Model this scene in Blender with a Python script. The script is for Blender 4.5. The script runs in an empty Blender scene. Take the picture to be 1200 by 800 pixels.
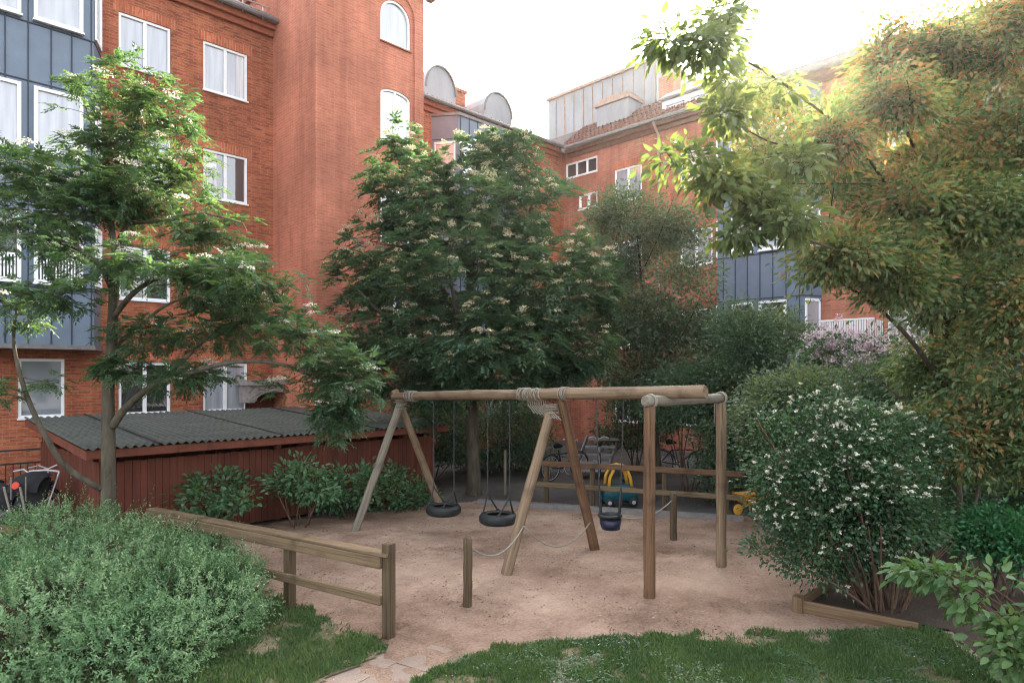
import bpy, bmesh, math, random
import numpy as np
from mathutils import Vector, Matrix, noise

# ------------------------------------------------------------------ camera, sky, sun, exposure
scn = bpy.context.scene
COL = scn.collection
R = math.radians
S2 = math.sqrt(2.0)
CAMH = 2.8          # the eye stands on a low terrace
F = 775.0           # focal length in pixels of the 1200 px wide photograph
HOR = 438.0         # its horizon row

cam_d = bpy.data.cameras.new('camera')
cam = bpy.data.objects.new('camera', cam_d)
COL.objects.link(cam)
cam.location = (0, 0, CAMH)
cam.rotation_euler = (R(90), 0, R(-45))
cam_d.sensor_width = 36.0
cam_d.sensor_fit = 'HORIZONTAL'
cam_d.lens = F / 1200 * 36
cam_d.shift_y = (HOR - 400) / 1200
cam_d.clip_start = 0.05
cam_d.clip_end = 2000
scn.camera = cam

SUN_EL = R(29)
SUN_AZ = math.atan2(.939, .344)          # from +Y towards +X
world = bpy.data.worlds.new('World')
scn.world = world
world.use_nodes = True
wn = world.node_tree.nodes; wl = world.node_tree.links
wn.clear()
wo = wn.new('ShaderNodeOutputWorld'); bg = wn.new('ShaderNodeBackground')
sky = wn.new('ShaderNodeTexSky'); sky.sky_type = 'NISHITA'; sky.sun_disc = False
sky.sun_elevation = SUN_EL; sky.sun_rotation = SUN_AZ
sky.air_density = 1.3; sky.dust_density = 4.0; sky.ozone_density = 0.6
hs = wn.new('ShaderNodeHueSaturation'); hs.inputs['Saturation'].default_value = 0.30
hs.inputs['Value'].default_value = 1.0
wl.new(sky.outputs[0], hs.inputs['Color']); wl.new(hs.outputs[0], bg.inputs['Color'])
bg.inputs['Strength'].default_value = 0.15
wl.new(bg.outputs[0], wo.inputs['Surface'])

sun_d = bpy.data.lights.new('sun', 'SUN'); sun_d.energy = 5.0; sun_d.angle = R(0.53)
sun_d.color = (1.0, 0.90, 0.74)
sun = bpy.data.objects.new('sun', sun_d); COL.objects.link(sun)
SDIR = Vector((math.sin(SUN_AZ) * math.cos(SUN_EL), math.cos(SUN_AZ) * math.cos(SUN_EL), math.sin(SUN_EL)))
sun.rotation_euler = SDIR.to_track_quat('Z', 'Y').to_euler()
sun.location = SDIR * 60

scn.view_settings.view_transform = 'Standard'
scn.view_settings.look = 'None'
scn.view_settings.exposure = 2.75
scn.view_settings.gamma = 1.0
scn.render.engine = 'CYCLES'
scn.cycles.max_bounces = 8
scn.cycles.diffuse_bounces = 4
scn.cycles.glossy_bounces = 3
scn.cycles.transmission_bounces = 4
scn.cycles.transparent_max_bounces = 8
scn.cycles.use_denoising = True
scn.cycles.pixel_filter_type = 'BLACKMAN_HARRIS'; scn.cycles.filter_width = 1.1
scn.cycles.sample_clamp_indirect = 8

rng = np.random.default_rng(11)
random.seed(5)

# ------------------------------------------------------------------ measuring helpers
def W(X, D, z=0.0):
    "a point X to the side and D ahead of the eye, in the world's own axes (both run along the buildings)"
    return Vector(((X + D) / S2, (D - X) / S2, z))
def P(x, y, d):
    return W((x - 600) / F * d, d, CAMH - (y - HOR) / F * d)
def G(x, y, z=0.0):
    d = (CAMH - z) * F / (y - HOR)
    return W((x - 600) / F * d, d, z)
def XD(x, d, z=0.0):
    return W((x - 600) / F * d, d, z)
def onV(x, V):
    k = (x - 600) / F; D = V * S2 / (1 - k); return (k * D + D) / S2, D
def onU(x, U):
    k = (x - 600) / F; D = U * S2 / (1 + k); return (D - k * D) / S2, D
def zat(y, D): return CAMH - (y - HOR) / F * D

# ------------------------------------------------------------------ materials
def new_mat(name):
    m = bpy.data.materials.new(name); m.use_nodes = True
    nt = m.node_tree; b = nt.nodes['Principled BSDF']
    return m, nt, b
def mat(name, color, rough=0.7, var=0.25, scale=6.0, metallic=0.0, bump=0.0, stretch=(1, 1, 1), spec=0.3, color2=None, detail=6):
    m, nt, b = new_mat(name)
    N = nt.nodes; L = nt.links
    tc = N.new('ShaderNodeTexCoord'); mp = N.new('ShaderNodeMapping'); mp.inputs['Scale'].default_value = stretch
    nz = N.new('ShaderNodeTexNoise'); nz.inputs['Scale'].default_value = scale; nz.inputs['Detail'].default_value = detail
    nz.inputs['Roughness'].default_value = .65
    L.new(tc.outputs['Object'], mp.inputs['Vector']); L.new(mp.outputs[0], nz.inputs['Vector'])
    cr = N.new('ShaderNodeValToRGB')
    c = Vector(color); c2 = Vector(color2) if color2 else c * (1 + var)
    lo = c * (1 - var) if not color2 else c
    cr.color_ramp.elements[0].position = .32; cr.color_ramp.elements[1].position = .68
    cr.color_ramp.elements[0].color = (*lo, 1); cr.color_ramp.elements[1].color = (*c2, 1)
    L.new(nz.outputs['Fac'], cr.inputs['Fac']); L.new(cr.outputs[0], b.inputs['Base Color'])
    b.inputs['Roughness'].default_value = rough; b.inputs['Metallic'].default_value = metallic
    b.inputs['Specular IOR Level'].default_value = spec
    if bump:
        bp = N.new('ShaderNodeBump'); bp.inputs['Strength'].default_value = bump; bp.inputs['Distance'].default_value = .02
        L.new(nz.outputs['Fac'], bp.inputs['Height']); L.new(bp.outputs[0], b.inputs['Normal'])
    return m

def brick_mat(name, c1, c2, dark, mortar, vertical=False, contrast=1.0):
    m, nt, b = new_mat(name); N = nt.nodes; L = nt.links
    tc = N.new('ShaderNodeTexCoord'); sp = N.new('ShaderNodeSeparateXYZ'); L.new(tc.outputs['Object'], sp.inputs[0])
    ad = N.new('ShaderNodeMath'); ad.operation = 'ADD'; L.new(sp.outputs[0], ad.inputs[0]); L.new(sp.outputs[1], ad.inputs[1])
    cb = N.new('ShaderNodeCombineXYZ')
    if vertical:
        L.new(sp.outputs[2], cb.inputs[0]); L.new(ad.outputs[0], cb.inputs[1])
    else:
        L.new(ad.outputs[0], cb.inputs[0]); L.new(sp.outputs[2], cb.inputs[1])
    br = N.new('ShaderNodeTexBrick')
    br.inputs['Scale'].default_value = 1.0
    br.inputs['Brick Width'].default_value = .26; br.inputs['Row Height'].default_value = .075
    br.inputs['Mortar Size'].default_value = .009; br.inputs['Mortar Smooth'].default_value = .3
    br.inputs['Bias'].default_value = -.15
    br.inputs['Color1'].default_value = (*c1, 1); br.inputs['Color2'].default_value = (*c2, 1); br.inputs['Mortar'].default_value = (*mortar, 1)
    L.new(cb.outputs[0], br.inputs['Vector'])
    # clumps of darker burnt bricks, weathering
    nz = N.new('ShaderNodeTexNoise'); nz.inputs['Scale'].default_value = 3.2; nz.inputs['Detail'].default_value = 8; nz.inputs['Roughness'].default_value = .75
    mp = N.new('ShaderNodeMapping'); mp.inputs['Scale'].default_value = (1, 6.0, 1); L.new(cb.outputs[0], mp.inputs['Vector']); L.new(mp.outputs[0], nz.inputs['Vector'])
    cr = N.new('ShaderNodeValToRGB'); cr.color_ramp.elements[0].position = .52; cr.color_ramp.elements[1].position = .60
    cr.color_ramp.elements[0].color = (0, 0, 0, 1); cr.color_ramp.elements[1].color = (.8 * contrast, .8 * contrast, .8 * contrast, 1)
    L.new(nz.outputs['Fac'], cr.inputs['Fac'])
    mx = N.new('ShaderNodeMix'); mx.data_type = 'RGBA'; L.new(cr.outputs[0], mx.inputs['Factor'])
    L.new(br.outputs['Color'], mx.inputs['A']); mx.inputs['B'].default_value = (*dark, 1)
    n2 = N.new('ShaderNodeTexNoise'); n2.inputs['Scale'].default_value = .55; n2.inputs['Detail'].default_value = 5; L.new(tc.outputs['Object'], n2.inputs['Vector'])
    m2 = N.new('ShaderNodeMapRange'); m2.inputs['From Min'].default_value = .3; m2.inputs['From Max'].default_value = .7
    m2.inputs['To Min'].default_value = .72; m2.inputs['To Max'].default_value = 1.18; L.new(n2.outputs['Fac'], m2.inputs['Value'])
    mu = N.new('ShaderNodeMix'); mu.data_type = 'RGBA'; mu.blend_type = 'MULTIPLY'; mu.inputs['Factor'].default_value = 1
    L.new(mx.outputs['Result'], mu.inputs['A']); L.new(m2.outputs[0], mu.inputs['B'])
    n4 = N.new('ShaderNodeTexNoise'); n4.inputs['Scale'].default_value = 2.4; n4.inputs['Detail'].default_value = 7; n4.inputs['Roughness'].default_value = .7
    mp4 = N.new('ShaderNodeMapping'); mp4.inputs['Scale'].default_value = (1, .12, 1)
    if vertical: mp4.inputs['Scale'].default_value = (.12, 1, 1)
    L.new(cb.outputs[0], mp4.inputs['Vector']); L.new(mp4.outputs[0], n4.inputs['Vector'])
    m4 = N.new('ShaderNodeMapRange'); m4.inputs['From Min'].default_value = .35; m4.inputs['From Max'].default_value = .62
    m4.inputs['To Min'].default_value = .74; m4.inputs['To Max'].default_value = 1.06; L.new(n4.outputs['Fac'], m4.inputs['Value'])
    mu2 = N.new('ShaderNodeMix'); mu2.data_type = 'RGBA'; mu2.blend_type = 'MULTIPLY'; mu2.inputs['Factor'].default_value = 1
    L.new(mu.outputs['Result'], mu2.inputs['A']); L.new(m4.outputs[0], mu2.inputs['B'])
    L.new(mu2.outputs['Result'], b.inputs['Base Color'])
    b.inputs['Roughness'].default_value = .85; b.inputs['Specular IOR Level'].default_value = .2
    bp = N.new('ShaderNodeBump'); bp.inputs['Strength'].default_value = .6; bp.inputs['Distance'].default_value = .01
    iv = N.new('ShaderNodeMath'); iv.operation = 'SUBTRACT'; iv.inputs[0].default_value = 1; L.new(br.outputs['Fac'], iv.inputs[1])
    L.new(iv.outputs[0], bp.inputs['Height']); L.new(bp.outputs[0], b.inputs['Normal'])
    return m

def glass_mat(name, tint=(.02, .022, .025), refl=.3):
    m, nt, b = new_mat(name); N = nt.nodes; L = nt.links
    b.inputs['Base Color'].default_value = (*tint, 1); b.inputs['Roughness'].default_value = .3
    gl = N.new('ShaderNodeBsdfGlossy'); gl.inputs['Roughness'].default_value = .02; gl.inputs['Color'].default_value = (.95, .96, 1, 1)
    lw = N.new('ShaderNodeLayerWeight'); lw.inputs['Blend'].default_value = .35
    mr = N.new('ShaderNodeMapRange'); mr.inputs['To Min'].default_value = refl; mr.inputs['To Max'].default_value = 1.0
    L.new(lw.outputs['Fresnel'], mr.inputs['Value'])
    ms = N.new('ShaderNodeMixShader'); L.new(mr.outputs[0], ms.inputs['Fac']); L.new(b.outputs[0], ms.inputs[1]); L.new(gl.outputs[0], ms.inputs[2])
    out = N['Material Output']; L.new(ms.outputs[0], out.inputs['Surface'])
    tc = N.new('ShaderNodeTexCoord'); nz = N.new('ShaderNodeTexNoise'); nz.inputs['Scale'].default_value = 1.1; L.new(tc.outputs['Object'], nz.inputs['Vector'])
    bp = N.new('ShaderNodeBump'); bp.inputs['Strength'].default_value = .02; bp.inputs['Distance'].default_value = .05
    L.new(nz.outputs['Fac'], bp.inputs['Height']); L.new(bp.outputs[0], gl.inputs['Normal'])
    return m

def leaf_mat(name, stops, trans=.45, rough=.42, spec=.45, tboost=(1.25, 1.15, .55)):
    "stops: [(tint position, colour)] - each leaf carries its own tint number"
    m, nt, b = new_mat(name); N = nt.nodes; L = nt.links
    at = N.new('ShaderNodeAttribute'); at.attribute_name = 'tint'
    cr = N.new('ShaderNodeValToRGB')
    e = cr.color_ramp.elements
    while len(e) < len(stops): e.new(.5)
    for k, (p_, c_) in enumerate(stops):
        e[k].position = p_; e[k].color = (*c_, 1)
    L.new(at.outputs['Fac'], cr.inputs['Fac']); L.new(cr.outputs[0], b.inputs['Base Color'])
    b.inputs['Roughness'].default_value = rough; b.inputs['Specular IOR Level'].default_value = spec
    tr = N.new('ShaderNodeBsdfTranslucent')
    mu = N.new('ShaderNodeMix'); mu.data_type = 'RGBA'; mu.blend_type = 'MULTIPLY'; mu.inputs['Factor'].default_value = 1
    L.new(cr.outputs[0], mu.inputs['A']); mu.inputs['B'].default_value = (*tboost, 1); L.new(mu.outputs['Result'], tr.inputs['Color'])
    ms = N.new('ShaderNodeMixShader'); ms.inputs['Fac'].default_value = trans
    L.new(b.outputs[0], ms.inputs[1]); L.new(tr.outputs[0], ms.inputs[2]); L.new(ms.outputs[0], N['Material Output'].inputs['Surface'])
    return m

def wood_mat(name, c1, c2, dark, rough=.75, along=.4, across=16, stain=.5):
    m, nt, b = new_mat(name); N = nt.nodes; L = nt.links
    tc = N.new('ShaderNodeTexCoord')
    mp = N.new('ShaderNodeMapping'); mp.inputs['Scale'].default_value = (across, across, along); L.new(tc.outputs['Object'], mp.inputs['Vector'])
    nz = N.new('ShaderNodeTexNoise'); nz.inputs['Scale'].default_value = 2.2; nz.inputs['Detail'].default_value = 9; nz.inputs['Roughness'].default_value = .7; nz.inputs['Distortion'].default_value = .6
    L.new(mp.outputs[0], nz.inputs['Vector'])
    cr = N.new('ShaderNodeValToRGB'); e = cr.color_ramp.elements
    e[0].position = .3; e[0].color = (*dark, 1); e[1].position = .72; e[1].color = (*c2, 1); e.new(.45).color = (*c1, 1)
    L.new(nz.outputs['Fac'], cr.inputs['Fac'])
    n2 = N.new('ShaderNodeTexNoise'); n2.inputs['Scale'].default_value = 2.6; n2.inputs['Detail'].default_value = 6
    L.new(tc.outputs['Object'], n2.inputs['Vector'])
    c3 = N.new('ShaderNodeValToRGB'); c3.color_ramp.elements[0].position = .52; c3.color_ramp.elements[1].position = .72
    c3.color_ramp.elements[0].color = (0, 0, 0, 1); c3.color_ramp.elements[1].color = (stain, stain, stain, 1); L.new(n2.outputs['Fac'], c3.inputs['Fac'])
    mx = N.new('ShaderNodeMix'); mx.data_type = 'RGBA'; L.new(c3.outputs[0], mx.inputs['Factor']); L.new(cr.outputs[0], mx.inputs['A']); mx.inputs['B'].default_value = (*dark, 1)
    L.new(mx.outputs['Result'], b.inputs['Base Color']); b.inputs['Roughness'].default_value = rough; b.inputs['Specular IOR Level'].default_value = .2
    bp = N.new('ShaderNodeBump'); bp.inputs['Strength'].default_value = .5; bp.inputs['Distance'].default_value = .01
    L.new(nz.outputs['Fac'], bp.inputs['Height']); L.new(bp.outputs[0], b.inputs['Normal'])
    return m

M = {}
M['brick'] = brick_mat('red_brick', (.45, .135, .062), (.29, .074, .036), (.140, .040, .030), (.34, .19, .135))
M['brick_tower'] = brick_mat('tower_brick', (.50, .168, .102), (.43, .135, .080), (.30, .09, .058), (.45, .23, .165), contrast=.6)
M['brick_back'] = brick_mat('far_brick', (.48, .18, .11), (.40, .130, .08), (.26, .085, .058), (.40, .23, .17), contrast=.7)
M['soldier'] = brick_mat('soldier_course', (.50, .15, .075), (.42, .11, .05), (.30, .065, .036), (.44, .23, .16), vertical=True)
M['white'] = mat('white_paint', (.76, .76, .77), rough=.45, var=.05)
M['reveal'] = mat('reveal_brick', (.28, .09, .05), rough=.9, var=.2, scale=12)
M['glass'] = glass_mat('window_glass', refl=.12)
M['glass_pale'] = glass_mat('window_glass_sky_blind', tint=(.40, .41, .45), refl=.06)  # pale base colour stands for blinds and the sky's reflection together
def fold_pane(m, c):
    nt = m.node_tree; N = nt.nodes; L = nt.links; b = N['Principled BSDF']
    tc = N.new('ShaderNodeTexCoord'); sp = N.new('ShaderNodeSeparateXYZ'); L.new(tc.outputs['Object'], sp.inputs[0])
    ad = N.new('ShaderNodeMath'); ad.operation = 'ADD'; L.new(sp.outputs[0], ad.inputs[0]); L.new(sp.outputs[1], ad.inputs[1])
    cb = N.new('ShaderNodeCombineXYZ'); L.new(ad.outputs[0], cb.inputs[0]); L.new(sp.outputs[2], cb.inputs[1])
    mp = N.new('ShaderNodeMapping'); mp.inputs['Scale'].default_value = (5, .35, 1); L.new(cb.outputs[0], mp.inputs['Vector'])
    nz = N.new('ShaderNodeTexNoise'); nz.inputs['Scale'].default_value = 1.6; nz.inputs['Detail'].default_value = 5; L.new(mp.outputs[0], nz.inputs['Vector'])
    cr = N.new('ShaderNodeValToRGB'); cr.color_ramp.elements[0].position = .3; cr.color_ramp.elements[1].position = .66
    cr.color_ramp.elements[0].color = (*[k * .72 for k in c], 1); cr.color_ramp.elements[1].color = (*[k * 1.12 for k in c], 1)
    L.new(nz.outputs['Fac'], cr.inputs['Fac']); L.new(cr.outputs[0], b.inputs['Base Color'])
fold_pane(M['glass_pale'], (.34, .35, .385))
M['glass_grey'] = glass_mat('window_glass_grey_blind', tint=(.20, .22, .25), refl=.06)
M['curtain'] = mat('white_curtain', (.6, .6, .63), var=.3, scale=9, stretch=(6, 6, .05))
M['zinc_blue'] = mat('blue_grey_cladding', (.125, .160, .215), rough=.45, var=.10, scale=2, spec=.4)
M['zinc_seam'] = mat('dark_seam', (.03, .04, .06), rough=.5, var=.1)
M['zinc'] = mat('weathered_zinc', (.25, .26, .275), rough=.5, var=.14, scale=1.6, metallic=.1, stretch=(1, 1, .4))
M['zinc_brown'] = mat('zinc_flashing', (.33, .24, .19), rough=.6, var=.2)
M['zinc_dark'] = mat('dark_metal', (.16, .15, .15), rough=.5, var=.2)
M['tile'] = mat('roof_tile', (.14, .065, .048), rough=.85, var=.5, scale=9, bump=.4)
M['eave'] = mat('eave_board', (.17, .07, .045), rough=.75, var=.25)
M['stone'] = mat('grey_stone', (.25, .22, .21), rough=.9, var=.25, scale=8, bump=.3)
M['shed_red'] = mat('falu_red_board', (.105, .030, .018), rough=.8, var=.32, scale=5, stretch=(1, 1, .15), bump=.2)
M['shed_trim'] = mat('red_brown_trim', (.155, .048, .030), rough=.75, var=.3, scale=4)
M['roof_metal'] = mat('mossy_corrugated_sheet', (.030, .038, .034), rough=.6, color2=(.105, .115, .10), scale=2.2, stretch=(.6, 3, 1), detail=9, spec=.35)
M['log'] = wood_mat('weathered_log', (0.164, 0.111, 0.070), (0.271, 0.201, 0.139), (0.045, 0.028, 0.018), stain=.8)
M['log_grey'] = wood_mat('grey_log', (0.156, 0.135, 0.107), (0.262, 0.234, 0.193), (0.049, 0.039, 0.030), stain=.7)
M['log_brown'] = wood_mat('brown_log', (0.111, 0.059, 0.033), (0.193, 0.115, 0.070), (0.026, 0.015, 0.010), stain=.8)
M['rail_wood'] = wood_mat('rail_wood', (0.127, 0.086, 0.051), (0.221, 0.156, 0.097), (0.033, 0.023, 0.014), stain=.8)
M['post_wood'] = wood_mat('post_wood', (.070, .048, .029), (.125, .092, .055), (.018, .013, .009), stain=.7)
M['bed_wood'] = wood_mat('edging_wood', (.12, .075, .042), (.19, .13, .08), (.04, .025, .015))
M['rope'] = mat('pale_rope', (.235, .21, .175), rough=.9, var=.3, scale=60)
M['chain'] = mat('dark_chain', (.06, .06, .062), rough=.5, var=.3, metallic=.6, scale=30)
M['rubber'] = mat('tyre_rubber', (.011, .013, .015), rough=.55, var=.35, scale=8, spec=.4)
M['blue_plastic'] = mat('navy_plastic', (.010, .014, .034), rough=.4, var=.1)
M['black'] = mat('black_fabric', (.014, .014, .017), rough=.8, var=.3)
M['black_metal'] = mat('black_metal', (.02, .02, .022), rough=.5, var=.2)
M['silver'] = mat('light_metal', (.55, .56, .58), rough=.35, var=.1, metallic=.5)
M['yellow'] = mat('yellow_plastic', (.62, .33, .045), rough=.45, var=.08)
M['orange'] = mat('orange_plastic', (.62, .27, .03), rough=.5, var=.1)
M['teal'] = mat('teal_plastic', (.012, .085, .11), rough=.4, var=.1)
M['red'] = mat('red_fabric', (.55, .05, .03), rough=.7, var=.1)
M['bark'] = mat('tree_bark', (.035, .026, .019), rough=.9, color2=(.095, .075, .055), scale=9, stretch=(1, 1, .3), bump=.8)
M['bark_grey'] = mat('grey_green_bark', (.040, .034, .024), rough=.9, color2=(.125, .105, .078), scale=8, stretch=(1, 1, .25), bump=.8)
M['twig'] = mat('brown_twig', (.085, .050, .034), rough=.85, var=.4, scale=9)
M['pebble'] = mat('pale_wood_end', (.55, .42, .28), rough=.8)

lo = leaf_mat
M['leaf_rowan'] = lo('rowan_leaf', [(0, (.040, .090, .055)), (.5, (.075, .150, .080)), (1, (.14, .215, .095))], trans=.5)
M['leaf_big'] = lo('dark_leaf', [(0, (.030, .076, .048)), (.5, (.062, .130, .078)), (1, (.130, .205, .105))], trans=.45)
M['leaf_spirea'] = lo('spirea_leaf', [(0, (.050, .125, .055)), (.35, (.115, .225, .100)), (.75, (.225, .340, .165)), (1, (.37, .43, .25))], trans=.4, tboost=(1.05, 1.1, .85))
M['leaf_lilac'] = lo('shrub_leaf', [(0, (.040, .100, .055)), (.5, (.080, .175, .085)), (1, (.165, .275, .125))], trans=.4)
M['leaf_hedge'] = lo('hedge_leaf', [(0, (0.038, 0.081, 0.054)), (.5, (0.074, 0.135, 0.084)), (1, (0.155, 0.209, 0.115))], trans=.4)
M['leaf_birch'] = lo('fine_leaf', [(0, (0.058, 0.091, 0.058)), (.5, (0.098, 0.150, 0.091)), (1, (0.195, 0.234, 0.130))], trans=.45)
M['leaf_rusty'] = lo('mixed_rusty_leaf', [(0, (.055, .115, .055)), (.35, (.115, .185, .085)), (.6, (.215, .265, .120)), (.72, (.28, .245, .115)), (.86, (.30, .175, .075)), (1, (.36, .20, .09))], trans=.55, tboost=(1.3, 1.15, .6))  # green and rust tones, lifted in colour to stand in for sun glare
M['leaf_broad'] = lo('broad_leaf', [(0, (0.061, 0.101, 0.043)), (.5, (0.115, 0.169, 0.068)), (1, (0.216, 0.243, 0.101))], trans=.5)
M['leaf_rose'] = lo('rose_leaf', [(0, (.022, .055, .028)), (.5, (.042, .098, .046)), (1, (.090, .160, .072))], trans=.38)
M['leaf_front'] = lo('pale_green_leaf', [(0, (0.058, 0.131, 0.050)), (.5, (0.100, 0.189, 0.074)), (1, (0.179, 0.263, 0.105))], trans=.45)
M['leaf_bright'] = lo('bright_green_leaf', [(0, (0.028, 0.110, 0.050)), (.5, (0.044, 0.176, 0.072)), (1, (0.088, 0.231, 0.094))], trans=.45)
M['grass'] = lo('grass_blade', [(0, (.045, .095, .036)), (.5, (.090, .165, .060)), (.8, (.150, .220, .085)), (.92, (.24, .22, .12)), (1, (.32, .27, .17))], trans=.4)
M['clover'] = lo('clover_leaf', [(0, (.05, .11, .06)), (1, (.12, .20, .10))], trans=.3)
M['petal_white'] = lo('white_petal', [(0, (.62, .58, .46)), (1, (.80, .78, .68))], trans=.35, tboost=(1, 1, 1))
M['petal_cream'] = lo('cream_petal', [(0, (.42, .37, .22)), (1, (.66, .60, .42))], trans=.35, tboost=(1, 1, .9))
M['petal_pink'] = lo('pink_petal', [(0, (.55, .38, .44)), (1, (.80, .68, .71))], trans=.35, tboost=(1, 1, 1))
M['litter'] = lo('leaf_litter', [(0, (.030, .019, .012)), (.7, (.085, .052, .034)), (.9, (.20, .14, .10)), (1, (.42, .34, .28))], trans=.1)

# ground materials
def ground_mat(name, c_lo, c_mid, c_hi, big=.6, fine=38, bump=.5, rough=.95):
    m, nt, b = new_mat(name); N = nt.nodes; L = nt.links
    tc = N.new('ShaderNodeTexCoord')
    n1 = N.new('ShaderNodeTexNoise'); n1.inputs['Scale'].default_value = big; n1.inputs['Detail'].default_value = 8; n1.inputs['Roughness'].default_value = .65
    n2 = N.new('ShaderNodeTexNoise'); n2.inputs['Scale'].default_value = fine; n2.inputs['Detail'].default_value = 6; n2.inputs['Roughness'].default_value = .7
    n3 = N.new('ShaderNodeTexNoise'); n3.inputs['Scale'].default_value = 5.5; n3.inputs['Detail'].default_value = 9; n3.inputs['Roughness'].default_value = .8; n3.inputs['Distortion'].default_value = .6
    for n in (n1, n2, n3): L.new(tc.outputs['Object'], n.inputs['Vector'])
    ad = N.new('ShaderNodeMath'); ad.operation = 'MULTIPLY_ADD'; ad.inputs[1].default_value = .45; L.new(n2.outputs['Fac'], ad.inputs[0]); L.new(n1.outputs['Fac'], ad.inputs[2])
    cr = N.new('ShaderNodeValToRGB'); e = cr.color_ramp.elements
    e[0].position = .50; e[0].color = (*c_lo, 1); e[1].position = .92; e[1].color = (*c_hi, 1); e.new(.70).color = (*c_mid, 1)
    L.new(ad.outputs[0], cr.inputs['Fac'])
    c3 = N.new('ShaderNodeValToRGB'); c3.color_ramp.elements[0].position = .58; c3.color_ramp.elements[1].position = .70
    c3.color_ramp.elements[0].color = (0, 0, 0, 1); c3.color_ramp.elements[1].color = (.6, .6, .6, 1); L.new(n3.outputs['Fac'], c3.inputs['Fac'])
    mx = N.new('ShaderNodeMix'); mx.data_type = 'RGBA'; L.new(c3.outputs[0], mx.inputs['Factor']); L.new(cr.outputs[0], mx.inputs['A']); mx.inputs['B'].default_value = (*c_lo, 1)
    L.new(mx.outputs['Result'], b.inputs['Base Color'])
    b.inputs['Roughness'].default_value = rough; b.inputs['Specular IOR Level'].default_value = .15
    bp = N.new('ShaderNodeBump'); bp.inputs['Strength'].default_value = bump; bp.inputs['Distance'].default_value = .03
    a2 = N.new('ShaderNodeMath'); a2.operation = 'ADD'; L.new(n3.outputs['Fac'], a2.inputs[0]); L.new(n2.outputs['Fac'], a2.inputs[1])
    L.new(a2.outputs[0], bp.inputs['Height']); L.new(bp.outputs[0], b.inputs['Normal'])
    return m
M['sand'] = ground_mat('playground_sand', (.122, .074, .050), (.295, .196, .145), (.45, .322, .245), bump=1.0, fine=30)
M['soil'] = ground_mat('dark_soil', (.025, .019, .015), (.05, .037, .029), (.085, .062, .048))
M['turf'] = ground_mat('turf_soil', (.06, .065, .03), (.13, .11, .065), (.26, .19, .14), big=1.6)
M['slab'] = ground_mat('paving_slab', (.16, .118, .095), (.25, .19, .155), (.35, .27, .225), fine=60, bump=.4)
M['yard'] = ground_mat('courtyard_gravel', (.05, .047, .045), (.085, .078, .074), (.13, .12, .11))

# ------------------------------------------------------------------ object helpers
def tag(o, label=None, cat=None, group=None, kind=None):
    if label: o['label'] = label
    if cat: o['category'] = cat
    if group: o['group'] = group
    if kind: o['kind'] = kind
    return o
def thing(name, label, cat, loc=(0, 0, 0), group=None):
    o = bpy.data.objects.new(name, None); COL.objects.link(o)
    o.location = loc; o.empty_display_size = .2
    return tag(o, label, cat, group)
def wloc(o):
    v = Vector((0, 0, 0))
    while o is not None:
        v = v + o.location; o = o.parent
    return v

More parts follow.
